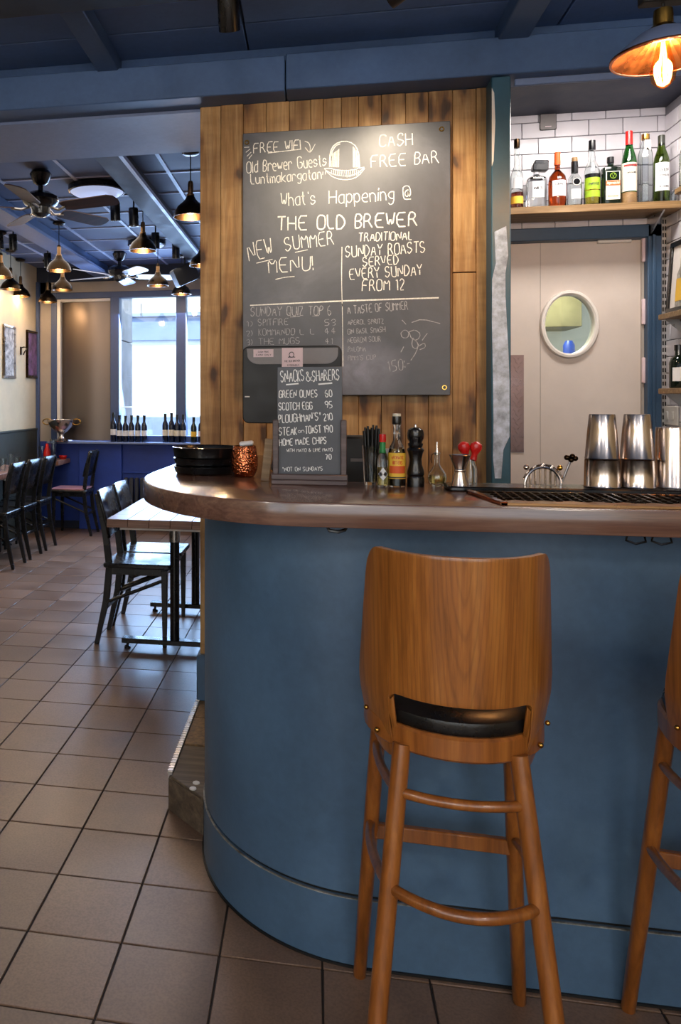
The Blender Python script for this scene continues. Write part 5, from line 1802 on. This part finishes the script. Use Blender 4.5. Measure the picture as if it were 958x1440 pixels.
# sill objects
wbm = {}
def wine(x, lb, h=.285, m='wine_glass', lm='label_white', y=8.11):
    key = (round(h, 3), m, lm)
    b = thing('wine_bottle', lb, 'bottle', (x, y, .9355), 0, 'wine bottles on the window sill')
    s = h / .30
    MB().lathe([(0, 0), (.029, 0), (.031, .004), (.031, .175 * s), (.027, .20 * s), (.015, .225 * s), (.0135, .29 * s), (.015, .292 * s), (.015, h), (0, h)], seg=20).obj('glass_body', m, b)
    MB().lathe([(.0315, .07 * s), (.0315, .13 * s)], seg=20).obj('label', lm, b)
    MB().lathe([(.0142, .235 * s), (.0155, h + .001), (0, h + .001)], seg=16).obj('capsule', 'black', b)
for k, (x, h) in enumerate(((-2.075, .31), (-2.008, .28), (-1.943, .275), (-1.878, .28), (-1.81, .28), (-1.742, .28))):
    wine(x, ['leftmost wine bottle of the six on the sill', 'second wine bottle from the left on the sill', 'third wine bottle from the left on the sill', 'fourth wine bottle from the left on the sill', 'fifth wine bottle from the left on the sill', 'sixth wine bottle, last of the left group on the sill'][k], h)
for k, (x, h) in enumerate(((-1.518, .30), (-1.452, .305), (-1.392, .29), (-1.328, .29))):
    wine(x, ['first wine bottle of the right group of four on the sill', 'second wine bottle of the right group of four on the sill', 'third wine bottle of the right group of four on the sill', 'last wine bottle of the right group of four on the sill'][k], h, 'wine_glass', 'label_cream')
wine(-1.218, 'single green champagne shaped bottle on the sill', .265, 'dark_glass', 'label_yellow')
wine(-1.140, 'wine bottle at the edge of the plank wall on the sill', .28, 'wine_glass', 'pink_paper')
pb = thing('punch_bowl', 'silver footed wine cooler bowl with two ring handles on the sill', 'bowl', (-2.625, 8.05, .9355))
MB().lathe([(0, 0), (.075, 0), (.078, .01), (.04, .03), (.025, .06), (.03, .085), (.07, .11), (.125, .16), (.148, .215), (.150, .235), (.143, .235), (.12, .165), (.06, .115), (0, .10)], seg=40).obj('bowl', 'steel', pb)
for s in (-1, 1):
    MB().tube([(s * (.16 + .05 * math.cos(a)), 0, .21 + .03 * math.sin(a)) for a in [2 * PI * q / 20 for q in range(20)]], .006, 8, closed=True).obj('ring_handle', 'brass', pb)

# radiator under the window
rd = thing('radiator', 'dark ribbed radiator under the window sill', 'radiator', (-1.60, 8.12, 0))
for k in range(13):
    MB().box(-.36 + k * .058, -.03, .14, -.36 + k * .058 + .042, .03, .56).obj('rib', 'radiator', rd, .01)
MB().box(-.37, -.02, .12, .40, .02, .145).obj('pipe', 'radiator', rd, .004)

# pictures and hook on the left wall
for (y, z, w, h, m, lb) in ((7.37, 1.85, .30, .52, 'picture_a', 'pale framed print at the left picture edge'), (8.02, 1.86, .34, .50, 'picture_b', 'dark purple painting beside the corner trim')):
    p = thing('wall_picture', lb, 'picture', (-2.948, y, z), 0, 'framed pictures on the left wall')
    fm = 'brushed' if m == 'picture_a' else 'bronze'
    MB().box(0, -w / 2, -h / 2, .02, w / 2, -h / 2 + .025).box(0, -w / 2, h / 2 - .025, .02, w / 2, h / 2).box(0, -w / 2, -h / 2 + .025, .02, -w / 2 + .025, h / 2 - .025).box(0, w / 2 - .025, -h / 2 + .025, .02, w / 2, h / 2 - .025).obj('frame', fm, p, .001)
    MB().box(.002, -w / 2 + .02, -h / 2 + .02, .010, w / 2 - .02, h / 2 - .02).obj('print', m, p)
hk = thing('coat_hook', 'small curled black hook on the cream wall between the pictures', 'hook', (-2.948, 7.70, 1.86))
MB().tube([(0, 0, .05), (.03, .02, .06), (.05, .05, .05), (.03, .02, .0), (.05, -.05, -.02), (.07, -.07, .01)], .006, 8).obj('curl', 'bronze', hk)
MB().box(0, -.02, -.02, .006, .02, .06).obj('back_plate', 'bronze', hk)
lamp('dining_wash', 'AREA', (-1.9, 5.9, 2.60), 16, (1.0, .90, .78), 1.4, 3.2, (0, 0, 0))

# hand lettering is flat print: each line of writing is one part
for o_ in bpy.data.objects:
    if o_.name.split('.')[0] in ('lettering', 'small_print'):
        o_['kind'] = 'stuff'
